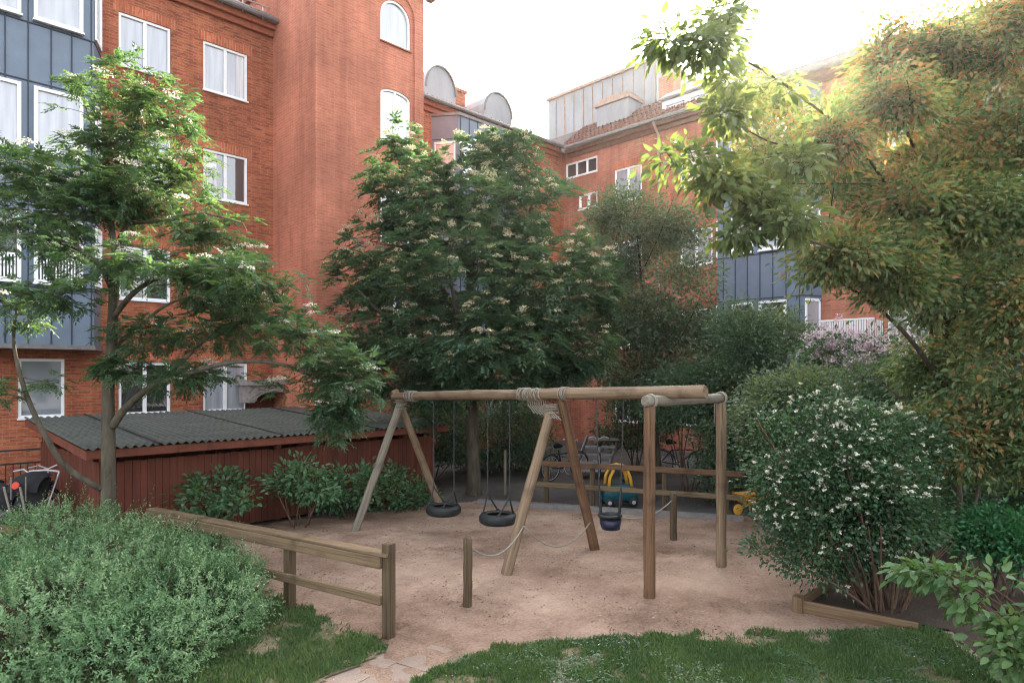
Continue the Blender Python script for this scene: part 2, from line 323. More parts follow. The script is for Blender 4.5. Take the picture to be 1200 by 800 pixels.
class MB:
    def __init__(s): s.v = []; s.f = []; s.mi = []; s.cur = 0
    def add(s, verts, faces):
        n = len(s.v); s.v.extend([tuple(p) for p in verts]); s.f.extend([tuple(n + i for i in f) for f in faces]); s.mi.extend([s.cur] * len(faces)); return s
    def box(s, a, b):
        x0, y0, z0 = (min(a[i], b[i]) for i in range(3)); x1, y1, z1 = (max(a[i], b[i]) for i in range(3))
        return s.add([(x0, y0, z0), (x1, y0, z0), (x1, y1, z0), (x0, y1, z0), (x0, y0, z1), (x1, y0, z1), (x1, y1, z1), (x0, y1, z1)],
                     [(0, 3, 2, 1), (4, 5, 6, 7), (0, 1, 5, 4), (1, 2, 6, 5), (2, 3, 7, 6), (3, 0, 4, 7)])
    def bar(s, a, b, w, h, up=(0, 0, 1)):
        "a square timber from a to b, w wide, h high"
        a = Vector(a); b = Vector(b); d = (b - a).normalized(); up = Vector(up)
        sd = d.cross(up)
        if sd.length < 1e-4: sd = d.cross(Vector((1, 0, 0)))
        sd.normalize(); n = sd.cross(d).normalized()
        vs = []
        for p in (a, b):
            for i, j in ((-1, -1), (1, -1), (1, 1), (-1, 1)): vs.append(p + sd * (w / 2 * i) + n * (h / 2 * j))
        return s.add(vs, [(3, 2, 1, 0), (4, 5, 6, 7), (0, 1, 5, 4), (1, 2, 6, 5), (2, 3, 7, 6), (3, 0, 4, 7)])
    def tube(s, pts, rad, n=8, caps=True):
        pts = [Vector(p) for p in pts]; k = len(pts)
        rad = [rad] * k if isinstance(rad, (int, float)) else list(rad)
        ref = None; vs = []
        for i, p in enumerate(pts):
            d = (pts[min(i + 1, k - 1)] - pts[max(i - 1, 0)])
            if d.length < 1e-9: d = Vector((0, 0, 1))
            d.normalize()
            if ref is None:
                ref = d.cross(Vector((0, 0, 1)))
                if ref.length < .05: ref = d.cross(Vector((1, 0, 0)))
            ref = (ref - d * ref.dot(d)); ref.normalize(); q = d.cross(ref)
            for j in range(n):
                a = 2 * math.pi * j / n; vs.append(p + (ref * math.cos(a) + q * math.sin(a)) * rad[i])
        fs = [(i * n + j, i * n + (j + 1) % n, (i + 1) * n + (j + 1) % n, (i + 1) * n + j) for i in range(k - 1) for j in range(n)]
        if caps: fs += [tuple(range(n - 1, -1, -1)), tuple((k - 1) * n + j for j in range(n))]
        return s.add(vs, fs)
    def ring(s, c, axis, R_, r, n=24, m=8):
        c = Vector(c); a = Vector(axis).normalized(); u = a.cross(Vector((0, 0, 1)))
        if u.length < .05: u = a.cross(Vector((1, 0, 0)))
        u.normalize(); w = a.cross(u); vs = []
        for i in range(n):
            t = 2 * math.pi * i / n; rd = u * math.cos(t) + w * math.sin(t)
            for j in range(m):
                b = 2 * math.pi * j / m; vs.append(c + rd * (R_ + r * math.cos(b)) + a * (r * math.sin(b)))
        return s.add(vs, [(i * m + j, ((i + 1) % n) * m + j, ((i + 1) % n) * m + (j + 1) % m, i * m + (j + 1) % m) for i in range(n) for j in range(m)])
    def lathe(s, prof, c, n=28, axis=(0, 0, 1), close=False):
        c = Vector(c); a = Vector(axis).normalized(); u = a.cross(Vector((0, 0, 1)))
        if u.length < .05: u = Vector((1, 0, 0))
        u.normalize(); w = a.cross(u); vs = []; k = len(prof)
        for i in range(n):
            t = 2 * math.pi * i / n; rd = u * math.cos(t) + w * math.sin(t)
            for r, h in prof: vs.append(c + rd * r + a * h)
        kk = k if close else k - 1
        return s.add(vs, [(i * k + j, ((i + 1) % n) * k + j, ((i + 1) % n) * k + (j + 1) % k, i * k + (j + 1) % k) for i in range(n) for j in range(kk)])
    def prism(s, poly, d):
        "extrude a planar polygon (3-D points) by the vector d"
        n = len(poly); d = Vector(d); p = [Vector(q) for q in poly]
        return s.add(p + [q + d for q in p], [tuple(range(n - 1, -1, -1)), tuple(range(n, 2 * n))] + [(i, (i + 1) % n, n + (i + 1) % n, n + i) for i in range(n)])
    def build(s, name, mats, parent=None, origin=None, smooth=False, fix=True):
        me = bpy.data.meshes.new(name)
        off = wloc(parent) if parent is not None else Vector((0, 0, 0))
        loc = Vector(origin) if origin is not None else Vector((0, 0, 0))
        if parent is not None and origin is not None: loc = Vector(origin) - off
        t = off + loc
        me.from_pydata([(v[0] - t.x, v[1] - t.y, v[2] - t.z) for v in s.v], [], s.f)
        if not isinstance(mats, (list, tuple)): mats = [mats]
        for m in mats: me.materials.append(m)
        if len(mats) > 1: me.polygons.foreach_set('material_index', s.mi)
        if fix:
            bm = bmesh.new(); bm.from_mesh(me); bmesh.ops.recalc_face_normals(bm, faces=bm.faces); bm.to_mesh(me); bm.free()
        if smooth:
            me.polygons.foreach_set('use_smooth', [True] * len(me.polygons))
        me.update()
        o = bpy.data.objects.new(name, me); COL.objects.link(o); o.location = loc
        if parent is not None: o.parent = parent
        return o

def log_part(name, p0, p1, r0, r1, m, parent, n=14, wob=.006):
    "a round log with its own axis along local Z, so the grain runs along it"
    p0 = Vector(p0); p1 = Vector(p1); d = p1 - p0; L_ = d.length
    b = MB(); k = 9; rr = random.Random(hash((round(p0.x, 2), round(p1.y, 2))) & 0xffff)
    pts = []; rad = []
    for i in range(k):
        t = i / (k - 1); pts.append(Vector((rr.uniform(-wob, wob), rr.uniform(-wob, wob), L_ * t))); rad.append(r0 + (r1 - r0) * t + rr.uniform(-.003, .003))
    c = .012
    pts = [pts[0]] + [pts[0] + Vector((0, 0, c))] + pts[1:-1] + [pts[-1] - Vector((0, 0, c)), pts[-1]]
    rad = [rad[0] - c] + [rad[0]] + rad[1:-1] + [rad[-1], rad[-1] - c]
    b.tube(pts, rad, n)
    o = b.build(name, m, None); o.parent = parent
    o.location = p0 - (wloc(parent) if parent is not None else Vector((0, 0, 0)))
    o.rotation_mode = 'QUATERNION'; o.rotation_quaternion = d.to_track_quat('Z', 'Y')
    me = o.data; me.polygons.foreach_set('use_smooth', [len(p.vertices) == 4 for p in me.polygons])
    return o

def spline(pts, n=6):
    "Catmull-Rom through (point, radius) pairs"
    P_ = [Vector(p) for p, r in pts]; Rr = [r for p, r in pts]; out = []
    for i in range(len(P_) - 1):
        p0 = P_[max(i - 1, 0)]; p1 = P_[i]; p2 = P_[i + 1]; p3 = P_[min(i + 2, len(P_) - 1)]
        for k in range(n):
            t = k / n
            q = ((p1 * 2) + (p2 - p0) * t + (p0 * 2 - p1 * 5 + p2 * 4 - p3) * t * t + (p1 * 3 - p0 - p2 * 3 + p3) * t ** 3) * .5
            out.append((q, Rr[i] + (Rr[i + 1] - Rr[i]) * t))
    out.append((P_[-1], Rr[-1])); return out

# ------------------------------------------------------------------ leaves
def unit(a): return a / np.maximum(np.linalg.norm(a, axis=-1, keepdims=True), 1e-9)
def leaf_obj(name, m, base, d, up, L_, Wd, tint, parent=None, hexa=False, fold=.12, curl=.15, origin=None):
    base = np.asarray(base, float); n = len(base)
    d = unit(np.asarray(d, float)); up = np.asarray(up, float)
    sd = unit(np.cross(d, up)); nr = np.cross(sd, d)
    L_ = np.broadcast_to(np.asarray(L_, float), (n,))[:, None]; Wd = np.broadcast_to(np.asarray(Wd, float), (n,))[:, None]
    tip = base + d * L_ - nr * L_ * curl
    if hexa:
        r1 = base + d * L_ * .28 + sd * Wd * .45 + nr * Wd * fold; r2 = base + d * L_ * .66 + sd * Wd * .40 + nr * (Wd * fold - L_ * curl * .4)
        l1 = base + d * L_ * .28 - sd * Wd * .45 + nr * Wd * fold; l2 = base + d * L_ * .66 - sd * Wd * .40 + nr * (Wd * fold - L_ * curl * .4)
        V = np.stack([base, r1, r2, tip, l2, l1], 1).reshape(-1, 3); nv = 6
        fi = np.array([0, 1, 2, 3, 0, 3, 4, 5]); fl = 4
    else:
        r1 = base + d * L_ * .45 + sd * Wd * .5 + nr * Wd * fold; l1 = base + d * L_ * .45 - sd * Wd * .5 + nr * Wd * fold
        V = np.stack([base, r1, tip, l1], 1).reshape(-1, 3); nv = 4
        fi = np.array([0, 1, 2, 0, 2, 3]); fl = 3
    off = wloc(parent) if parent is not None else Vector((0, 0, 0))
    loc = Vector(origin) if origin is not None else Vector((0, 0, 0))
    V = V - np.array(off + loc)
    idx = (np.arange(n)[:, None] * nv + fi[None]).reshape(-1)
    me = bpy.data.meshes.new(name); nf = n * 2
    me.vertices.add(len(V)); me.vertices.foreach_set('co', V.astype(np.float32).ravel())
    me.loops.add(len(idx)); me.loops.foreach_set('vertex_index', idx.astype(np.int32))
    me.polygons.add(nf); me.polygons.foreach_set('loop_start', np.arange(nf, dtype=np.int32) * fl)
    at = me.attributes.new('tint', 'FLOAT', 'FACE'); at.data.foreach_set('value', np.repeat(np.clip(tint, 0, 1), 2).astype(np.float32))
    me.materials.append(m); me.update(calc_edges=True)
    o = bpy.data.objects.new(name, me); COL.objects.link(o); o.location = loc
    if parent is not None: o.parent = parent
    return o

def rvec(n, s=1.0): return rng.normal(0, s, (n, 3))
def ctint(c, scale=1.2, seed=0.0):
    return np.array([.5 + .5 * noise.noise(Vector(p) * scale + Vector((seed, seed * 2, 0))) for p in c])

def sprays(centers, per, r, flat, outward, L_, Wd, tint_c, droop=.25, size_var=.3, upn=.8):
    "loose leaves round every centre -> arrays"
    K = len(centers); c = np.repeat(centers, per, 0); n = K * per
    off = rvec(n) * np.array([r, r, r * flat]); pos = c + off
    d = unit(off + np.repeat(outward, per, 0) * r * 1.0 + rvec(n, .35 * r)); d[:, 2] -= droop
    up = rvec(n, .5) + np.array([0, 0, upn])
    s = 1 + rng.uniform(-size_var, size_var, n)
    t = np.repeat(tint_c, per) * .6 + rng.uniform(0, .4, n)
    return pos, d, up, L_ * s, Wd * s, t

def pinnate(centers, outward, per, Rlen, pairs, L_, Wd, tint_c, droop=.35, spread=1.0):
    "feather leaves: per rachises from every centre, each with pairs of leaflets"
    K = len(centers); n = K * per
    b = np.repeat(centers, per, 0) + rvec(n, Rlen * .25) * np.array([1, 1, .5])
    d = np.repeat(outward, per, 0) * .6 + rvec(n, .75 * spread) * np.array([1, 1, .35]); d[:, 2] += .1; d = unit(d)
    up = np.array([0, 0, 1.0]) + rvec(n, .22); sd = unit(np.cross(d, up)); nr = np.cross(sd, d)
    rl = Rlen * rng.uniform(.7, 1.2, n)
    tt = np.repeat(tint_c, per) * .6 + rng.uniform(0, .4, n)
    PB = []; PD = []; PU = []; PT = []
    for k in range(pairs):
        t = .3 + .7 * k / pairs
        p = b + d * (rl * t)[:, None]; p[:, 2] -= droop * rl * t * t
        for sg in (-1, 1):
            PB.append(p); PD.append(d * .62 + sd * sg * .8 + rvec(n, .08) - np.array([0, 0, .12])); PU.append(nr + rvec(n, .15)); PT.append(tt)
    p = b + d * rl[:, None]; p[:, 2] -= droop * rl
    PB.append(p); PD.append(d - np.array([0, 0, .5 * droop])); PU.append(nr); PT.append(tt)
    PB = np.concatenate(PB); m_ = len(PB)
    s = rng.uniform(.8, 1.2, m_)
    return PB, np.concatenate(PD), np.concatenate(PU), L_ * s, Wd * s, np.clip(np.concatenate(PT) + rng.normal(0, .06, m_), 0, 1)

def blob_points(blobs, n, shell=.45, gap=0.0, gscale=.9, seed=0.0, keep=None):
    "points in a union of ellipsoids, towards their skins, with noise gaps; outward directions too"
    w = np.array([b[1][0] * b[1][1] * b[1][2] for b in blobs]) ** .67; w /= w.sum()
    out = []; od = []
    while len(out) < n:
        i = rng.choice(len(blobs), p=w); c, r = blobs[i]
        q = rng.normal(0, 1, 3); q /= np.linalg.norm(q); rad = rng.uniform(0, 1) ** shell
        p = np.array(c) + q * rad * np.array(r)
        if p[2] < .08: continue
        if gap and noise.noise(Vector(p) * gscale + Vector((seed, 3.1, seed))) < gap - .5: continue
        if keep and not keep(p): continue
        out.append(p); od.append(unit(q * np.array([1, 1, .8]) + np.array([0, 0, .1])))
    return np.array(out), np.array(od)

def proj(p):
    d = (p[0] + p[1]) / S2; X = (p[0] - p[1]) / S2
    return 600 + F * X / d, HOR - F * (p[2] - CAMH) / d

def twigs(mb, nodes, centers, r_base=.012, r_tip=.004, maxlen=3.0, sag=.08):
    "join every spray centre to the nearest limb or earlier twig"
    N_ = np.array([list(p) for p in nodes])
    d0 = np.array([np.min(np.linalg.norm(N_ - c, axis=1)) for c in centers])
    order = np.argsort(d0)
    buf = np.zeros((len(N_) + len(centers) * 3, 3)); buf[:len(N_)] = N_; k = len(N_)
    for i in order:
        c = centers[i]
        dv = buf[:k] - c
        dd = np.linalg.norm(dv, axis=1) + .5 * np.maximum(dv[:, 2], 0)
        j = int(np.argmin(dd)); a = Vector(buf[j]); e = Vector(c); L_ = (e - a).length
        if L_ > maxlen: continue
        mid1 = a.lerp(e, .35) + Vector((random.gauss(0, .06), random.gauss(0, .06), .10)) * L_ * .8
        mid2 = a.lerp(e, .7) + Vector((random.gauss(0, .05), random.gauss(0, .05), .10)) * L_ * .7
        rb = max(r_tip, min(r_base, r_tip + .006 * L_))
        mb.tube([a, mid1, mid2, e], [rb, rb * .8, rb * .6, r_tip * .6], 4, caps=False)
        for q in (mid1, mid2, e): buf[k] = q; k += 1

def limbs(mb, specs, n=10, sub=7):
    nodes = []
    for s_ in specs:
        sp = spline(s_, sub); mb.tube([p for p, r in sp], [r for p, r in sp], n); nodes += [p for p, r in sp if r < .11]
    return nodes

def heads(centers, per, r, size, dome=.5):
    "flower heads: a dome of tiny petals"
    K = len(centers); n = K * per
    q = rvec(n); q[:, 2] = np.abs(q[:, 2]) * dome; q = unit(q) * rng.uniform(.55, 1, (n, 1)); q[:, 2] *= dome
    pos = np.repeat(centers, per, 0) + q * r
    d = unit(rvec(n) * np.array([1, 1, .3])); up = q + np.array([0, 0, .8])
    return pos, d, up, np.full(n, size) * rng.uniform(.7, 1.3, n), np.full(n, size) * .9, rng.uniform(0, 1, n)

# ================================================================== GROUND
def sheet(name, pts, z, m, kind='structure'):
    b = MB(); b.add([(p[0], p[1], z) for p in pts], [tuple(range(len(pts)))])
    o = b.build(name, m); tag(o, kind=kind); return o
g = MB(); g.add([(-300, -300, -.03), (300, -300, -.03), (300, 300, -.03), (-300, 300, -.03)], [(0, 1, 2, 3)])
tag(g.build('ground', M['yard']), kind='structure')

def inside(p, poly):
    x, y = p[0], p[1]; c = False; j = len(poly) - 1
    for i in range(len(poly)):
        xi, yi = poly[i][0], poly[i][1]; xj, yj = poly[j][0], poly[j][1]
        if (yi > y) != (yj > y) and x < (xj - xi) * (y - yi) / (yj - yi) + xi: c = not c
        j = i
    return c

def ground_z(x, y):
    v = Vector((x, y, 0))
    z = .034 + .018 * noise.noise(v * .7) + .012 * noise.noise(v * 2.3) + .010 * noise.noise(v * 5.1) + .007 * noise.noise(v * 11)
    return z
FEET = []; CELL = {}
DIPS = []   # (x, y, radius, depth) worn hollows and heaps
def sand_z(x, y):
    z = ground_z(x, y)
    for dx, dy, r, h in DIPS:
        q = ((x - dx) ** 2 + (y - dy) ** 2) / (r * r)
        if q < 6: z += h * math.exp(-q)
    ci, cj = int(x // .5), int(y // .5)
    for i in (ci - 1, ci, ci + 1):
        for j in (cj - 1, cj, cj + 1):
            for fx, fy, fa, fr, fd in CELL.get((i, j), ()):
                dx, dy = x - fx, y - fy; a_ = (dx * math.cos(fa) + dy * math.sin(fa)) / (fr * 1.8); b_ = (-dx * math.sin(fa) + dy * math.cos(fa)) / (fr * .75)
                q = a_ * a_ + b_ * b_
                if q < 5: z += fd * (-math.exp(-q * 1.4) + .55 * math.exp(-(math.sqrt(q) - 1.25) ** 2 * 6))
    return max(z, -.02)
for (x, y, r, h) in ((520, 622, .55, -.035), (584, 640, .55, -.035), (712, 640, .6, -.035), (548, 714, .16, -.03), (862, 662, .75, .13), (765, 700, .3, .03), (590, 682, .3, .02), (600, 655, .7, -.015)):
    q = G(x, y); DIPS.append((q.x, q.y, r, h))

SAND_POLY = [G(120, 640), G(250, 622), G(420, 603), G(560, 588), G(640, 590), G(760, 600), G(878, 607), G(905, 630), G(1030, 660), G(1060, 742), G(1120, 790), G(1130, 900), G(300, 1000), G(100, 800)]
def grid_mesh(name, poly, step, zf, m, edge=None):
    xs = [p.x for p in poly]; ys = [p.y for p in poly]
    x0, x1, y0, y1 = min(xs), max(xs), min(ys), max(ys)
    nx = int((x1 - x0) / step) + 1; ny = int((y1 - y0) / step) + 1
    idx = {}; vs = []; fs = []
    def vid(i, j):
        if (i, j) not in idx:
            x = x0 + i * step; y = y0 + j * step; idx[(i, j)] = len(vs); vs.append((x, y, zf(x, y)))
        return idx[(i, j)]
    for i in range(nx):
        for j in range(ny):
            cx = x0 + (i + .5) * step; cy = y0 + (j + .5) * step
            w = .06
            if inside((cx + w * noise.noise(Vector((cx * 3, cy * 3, 1))), cy + w * noise.noise(Vector((cx * 3, cy * 3, 7)))), poly):
                fs.append((vid(i, j), vid(i + 1, j), vid(i + 1, j + 1), vid(i, j + 1)))
    b = MB(); b.add(vs, fs); o = b.build(name, m, smooth=True, fix=False); tag(o, kind='structure'); return o
rs = random.Random(77)
for k in range(420):        # scuffs and footprints
    q = G(rs.uniform(300, 900), rs.uniform(605, 745)); FEET.append((q.x, q.y, rs.uniform(0, 3.14), rs.uniform(.06, .13), rs.uniform(.008, .020)))
CELL = {}
for f_ in FEET: CELL.setdefault((int(f_[0] // .5), int(f_[1] // .5)), []).append(f_)
grid_mesh('playground_sand', SAND_POLY, .04, sand_z, M['sand'])

LAWN_A = [G(488, 802), G(520, 785), G(560, 770), G(620, 759), G(700, 752), G(800, 748), G(890, 746), G(1000, 745), G(1095, 743), G(1112, 748), G(1140, 772), G(1172, 802), G(1300, 900), G(1300, 1000), G(300, 1000)]
LAWN_B = [G(240, 672), G(300, 692), G(345, 711), G(400, 737), G(440, 752), G(452, 765), G(420, 785), G(378, 802), G(200, 1000), G(-260, 1000), G(-260, 690), G(0, 660)]
def lawn_z(x, y): return .045 + .012 * noise.noise(Vector((x, y, 0)) * 1.7)
grid_mesh('lawn', LAWN_A, .05, lawn_z, M['turf'])
grid_mesh('lawn', LAWN_B, .05, lawn_z, M['turf'])
# planting soil: under the shrubs, along the shed, behind the low fence
sheet('planting_soil', [G(935, 712), G(1000, 668), G(1000, 600), G(1500, 600), G(2600, 760), G(2600, 1000), G(1330, 1000), G(1174, 803), G(1112, 744)], .062, M['soil'])
sheet('planting_soil', [G(60, 640), G(250, 606), G(420, 594), G(520, 580), G(520, 574), G(420, 588), G(100, 620)], .006, M['soil'])
# slab path
b = MB()
A = G(434, 812); B_ = G(540, 752); dirv = (B_ - A).normalized(); sdv = Vector((dirv.y, -dirv.x, 0))
rr = random.Random(3)
for i in range(-7, 2):
    for j in (-1, 0, 1):
        c = A + dirv * (i * .52 + (.26 if j == 0 else 0)) + sdv * (j * .36)
        z = .033 + rr.uniform(-.010, .010)
        cs = [c + dirv * a * .255 + sdv * e * .175 for a, e in ((-1, -1), (1, -1), (1, 1), (-1, 1))]
        b.prism([(p.x, p.y, z - .06) for p in cs], (rr.uniform(-.004, .004), 0, .06))
tag(b.build('path', M['slab']), kind='structure')

# grass
def grass(name, poly, n, hmin, hmax, label, density=None):
    xs = [p.x for p in poly]; ys = [p.y for p in poly]; pts = []
    while len(pts) < n:
        x = rng.uniform(min(xs), max(xs)); y = rng.uniform(min(ys), max(ys))
        D = (x + y) / S2; X = (x - y) / S2
        if D < 4.4 or D > 9.5 or abs(X / D) > .86: continue
        if rng.uniform() > (5.2 / D) ** 1.0: continue
        e = .15
        if not inside((x + e * noise.noise(Vector((x * 4, y * 4, 0))), y + e * noise.noise(Vector((x * 4, y * 4, 9)))), poly): continue
        g_ = noise.noise(Vector((x * 2.1, y * 2.1, 4))) + .5 * noise.noise(Vector((x * 6, y * 6, 2)))
        if g_ < -.22 and rng.uniform() < .5 + .45 * min(1, (-.22 - g_) * 4): continue
        pts.append((x, y, lawn_z(x, y) - .004))
    p = np.array(pts); d = rvec(n, .55); d[:, 2] = np.abs(d[:, 2]) + .75
    up = rvec(n); h = rng.uniform(hmin, hmax, n) * (1 + .8 * ctint(p, 2.5, 6) * rng.uniform(0, 1, n))
    o = leaf_obj(name, M['grass'], p, d, up, h, rng.uniform(.007, .013, n), ctint(p, 1.6, 2) * .55 + rng.uniform(0, .45, n), curl=.35)
    return tag(o, label, 'grass', kind='stuff')
grass('grass', LAWN_A, 90000, .025, .06, 'short worn green grass on the lawn in front of the swings')
grass('grass', LAWN_B, 60000, .025, .07, 'short green grass between the round bush and the wooden rail')
def clover(poly, n, label):
    xs = [p.x for p in poly]; ys = [p.y for p in poly]; pts = []
    while len(pts) < n:
        x = rng.uniform(min(xs), max(xs)); y = rng.uniform(min(ys), max(ys)); D = (x + y) / S2; X = (x - y) / S2
        if D < 4.6 or D > 9 or abs(X / D) > .86 or not inside((x, y), poly): continue
        if noise.noise(Vector((x * 1.4, y * 1.4, 14))) + .5 * noise.noise(Vector((x * 5, y * 5, 3))) < .12: continue
        pts.append((x, y, lawn_z(x, y) + rng.uniform(.012, .04)))
    c = np.repeat(np.array(pts), 3, 0); m_ = len(c); a = np.tile([0, 2.09, 4.19], n) + np.repeat(rng.uniform(0, 6.28, n), 3)
    d = np.stack([np.cos(a), np.sin(a), rng.uniform(-.1, .3, m_)], 1)
    o = leaf_obj('clover', M['clover'], c, d, rvec(m_, .2) + np.array([0, 0, 1]), rng.uniform(.012, .020, m_), rng.uniform(.012, .018, m_), rng.uniform(0, 1, m_), hexa=True)
    return tag(o, label, 'clover', kind='stuff')
clover(LAWN_A, 6500, 'low clover leaves among the short grass before the sand')
# daisies and leaf litter
def litter(name, polys, n, L0, L1, m, label, zf, seed, cat='litter'):
    pts = []; 
    xs = [p.x for p in polys]; ys = [p.y for p in polys]
    while len(pts) < n:
        x = rng.uniform(min(xs), max(xs)); y = rng.uniform(min(ys), max(ys))
        if (x + y) < 6 or not inside((x, y), polys): continue
        if noise.noise(Vector((x * .9, y * .9, seed))) + .6 * noise.noise(Vector((x * 3, y * 3, seed))) < rng.uniform(-.3, .55): continue
        pts.append((x, y, zf(x, y) + rng.uniform(.004, .015)))
    p = np.array(pts); d = rvec(n); d[:, 2] *= .12; up = rvec(n, .3) + np.array([0, 0, 1]); Ls = rng.uniform(L0, L1, n)
    o = leaf_obj(name, m, p, d, up, Ls, Ls * rng.uniform(.15, .6, n), rng.uniform(0, 1, n))
    return tag(o, label, cat, kind='stuff')
litter('leaf_litter', SAND_POLY, 9500, .010, .045, M['litter'], 'small dead leaves, twigs and chips strewn over the sand', sand_z, 3.3)
litter('daisies', LAWN_A, 150, .012, .022, M['petal_white'], 'tiny white petals and daisies in the short grass', lambda x, y: lawn_z(x, y) + .03, 1.3, 'flowers')

# ================================================================== HAZE, added to give the glow of lens glare
hz = MB(); hz.box((-301, -301, -1.1), (301, 301, 20))
hzm = bpy.data.materials.new('glare_haze_air'); hzm.use_nodes = True; hn = hzm.node_tree.nodes; hn.clear()
ho = hn.new('ShaderNodeOutputMaterial'); hv = hn.new('ShaderNodeVolumePrincipled'); hv.inputs['Color'].default_value = (1, .97, .93, 1); hv.inputs['Density'].default_value = .00026; hv.inputs['Anisotropy'].default_value = .82
hzm.node_tree.links.new(hv.outputs[0], ho.inputs['Volume'])
tag(hz.build('glare_haze', hzm), 'thin veil of air added over the courtyard to imitate lens glare', 'glare_haze', kind='stuff')

# ================================================================== BUILDINGS
def wall_panel(mb, axis, plane, a0, a1, z0, z1, holes, nsign, depth=.12, reveal_mi=1):
    """a wall in the plane axis=plane with rectangular or arched openings; nsign: the side it faces.
    holes: (a0, a1, z0, z1, arch rise)"""
    As = sorted({a0, a1, *[h[0] for h in holes], *[h[1] for h in holes]}); Zs = sorted({z0, z1, *[h[2] for h in holes], *[h[3] for h in holes]})
    pt = (lambda a, z, q=0.0: (a, plane - nsign * q, z)) if axis == 'v' else (lambda a, z, q=0.0: (plane - nsign * q, a, z))
    for i in range(len(As) - 1):
        for j in range(len(Zs) - 1):
            ca = (As[i] + As[i + 1]) / 2; cz = (Zs[j] + Zs[j + 1]) / 2
            if As[i] < a0 - 1e-6 or As[i + 1] > a1 + 1e-6 or Zs[j] < z0 - 1e-6 or Zs[j + 1] > z1 + 1e-6: continue
            if any(h[0] < ca < h[1] and h[2] < cz < h[3] for h in holes): continue
            mb.add([pt(As[i], Zs[j]), pt(As[i + 1], Zs[j]), pt(As[i + 1], Zs[j + 1]), pt(As[i], Zs[j + 1])], [(0, 1, 2, 3)])
    for h in holes:
        ha, hb, hz0, hz1 = h[:4]; rise = h[4] if len(h) > 4 else 0
        ar = []
        if rise:
            n = 14; w = (hb - ha) / 2
            for k in range(n + 1):
                t = math.pi * k / n; ar.append(((ha + hb) / 2 - w * math.cos(t), hz1 - rise + rise * math.sin(t)))
            for k in range(n):
                (p, zp), (q, zq) = ar[k], ar[k + 1]
                mb.add([pt(p, zp), pt(q, zq), pt(q, hz1 + 1e-5), pt(p, hz1 + 1e-5)], [(0, 1, 2, 3)])
            out = [(ha, hz0), (hb, hz0)] + ar[::-1]
        else:
            out = [(ha, hz0), (hb, hz0), (hb, hz1), (ha, hz1)]
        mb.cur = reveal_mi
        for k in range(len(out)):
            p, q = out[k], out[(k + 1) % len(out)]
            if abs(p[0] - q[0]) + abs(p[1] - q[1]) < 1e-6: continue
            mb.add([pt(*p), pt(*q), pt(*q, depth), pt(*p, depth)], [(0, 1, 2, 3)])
        mb.cur = 0

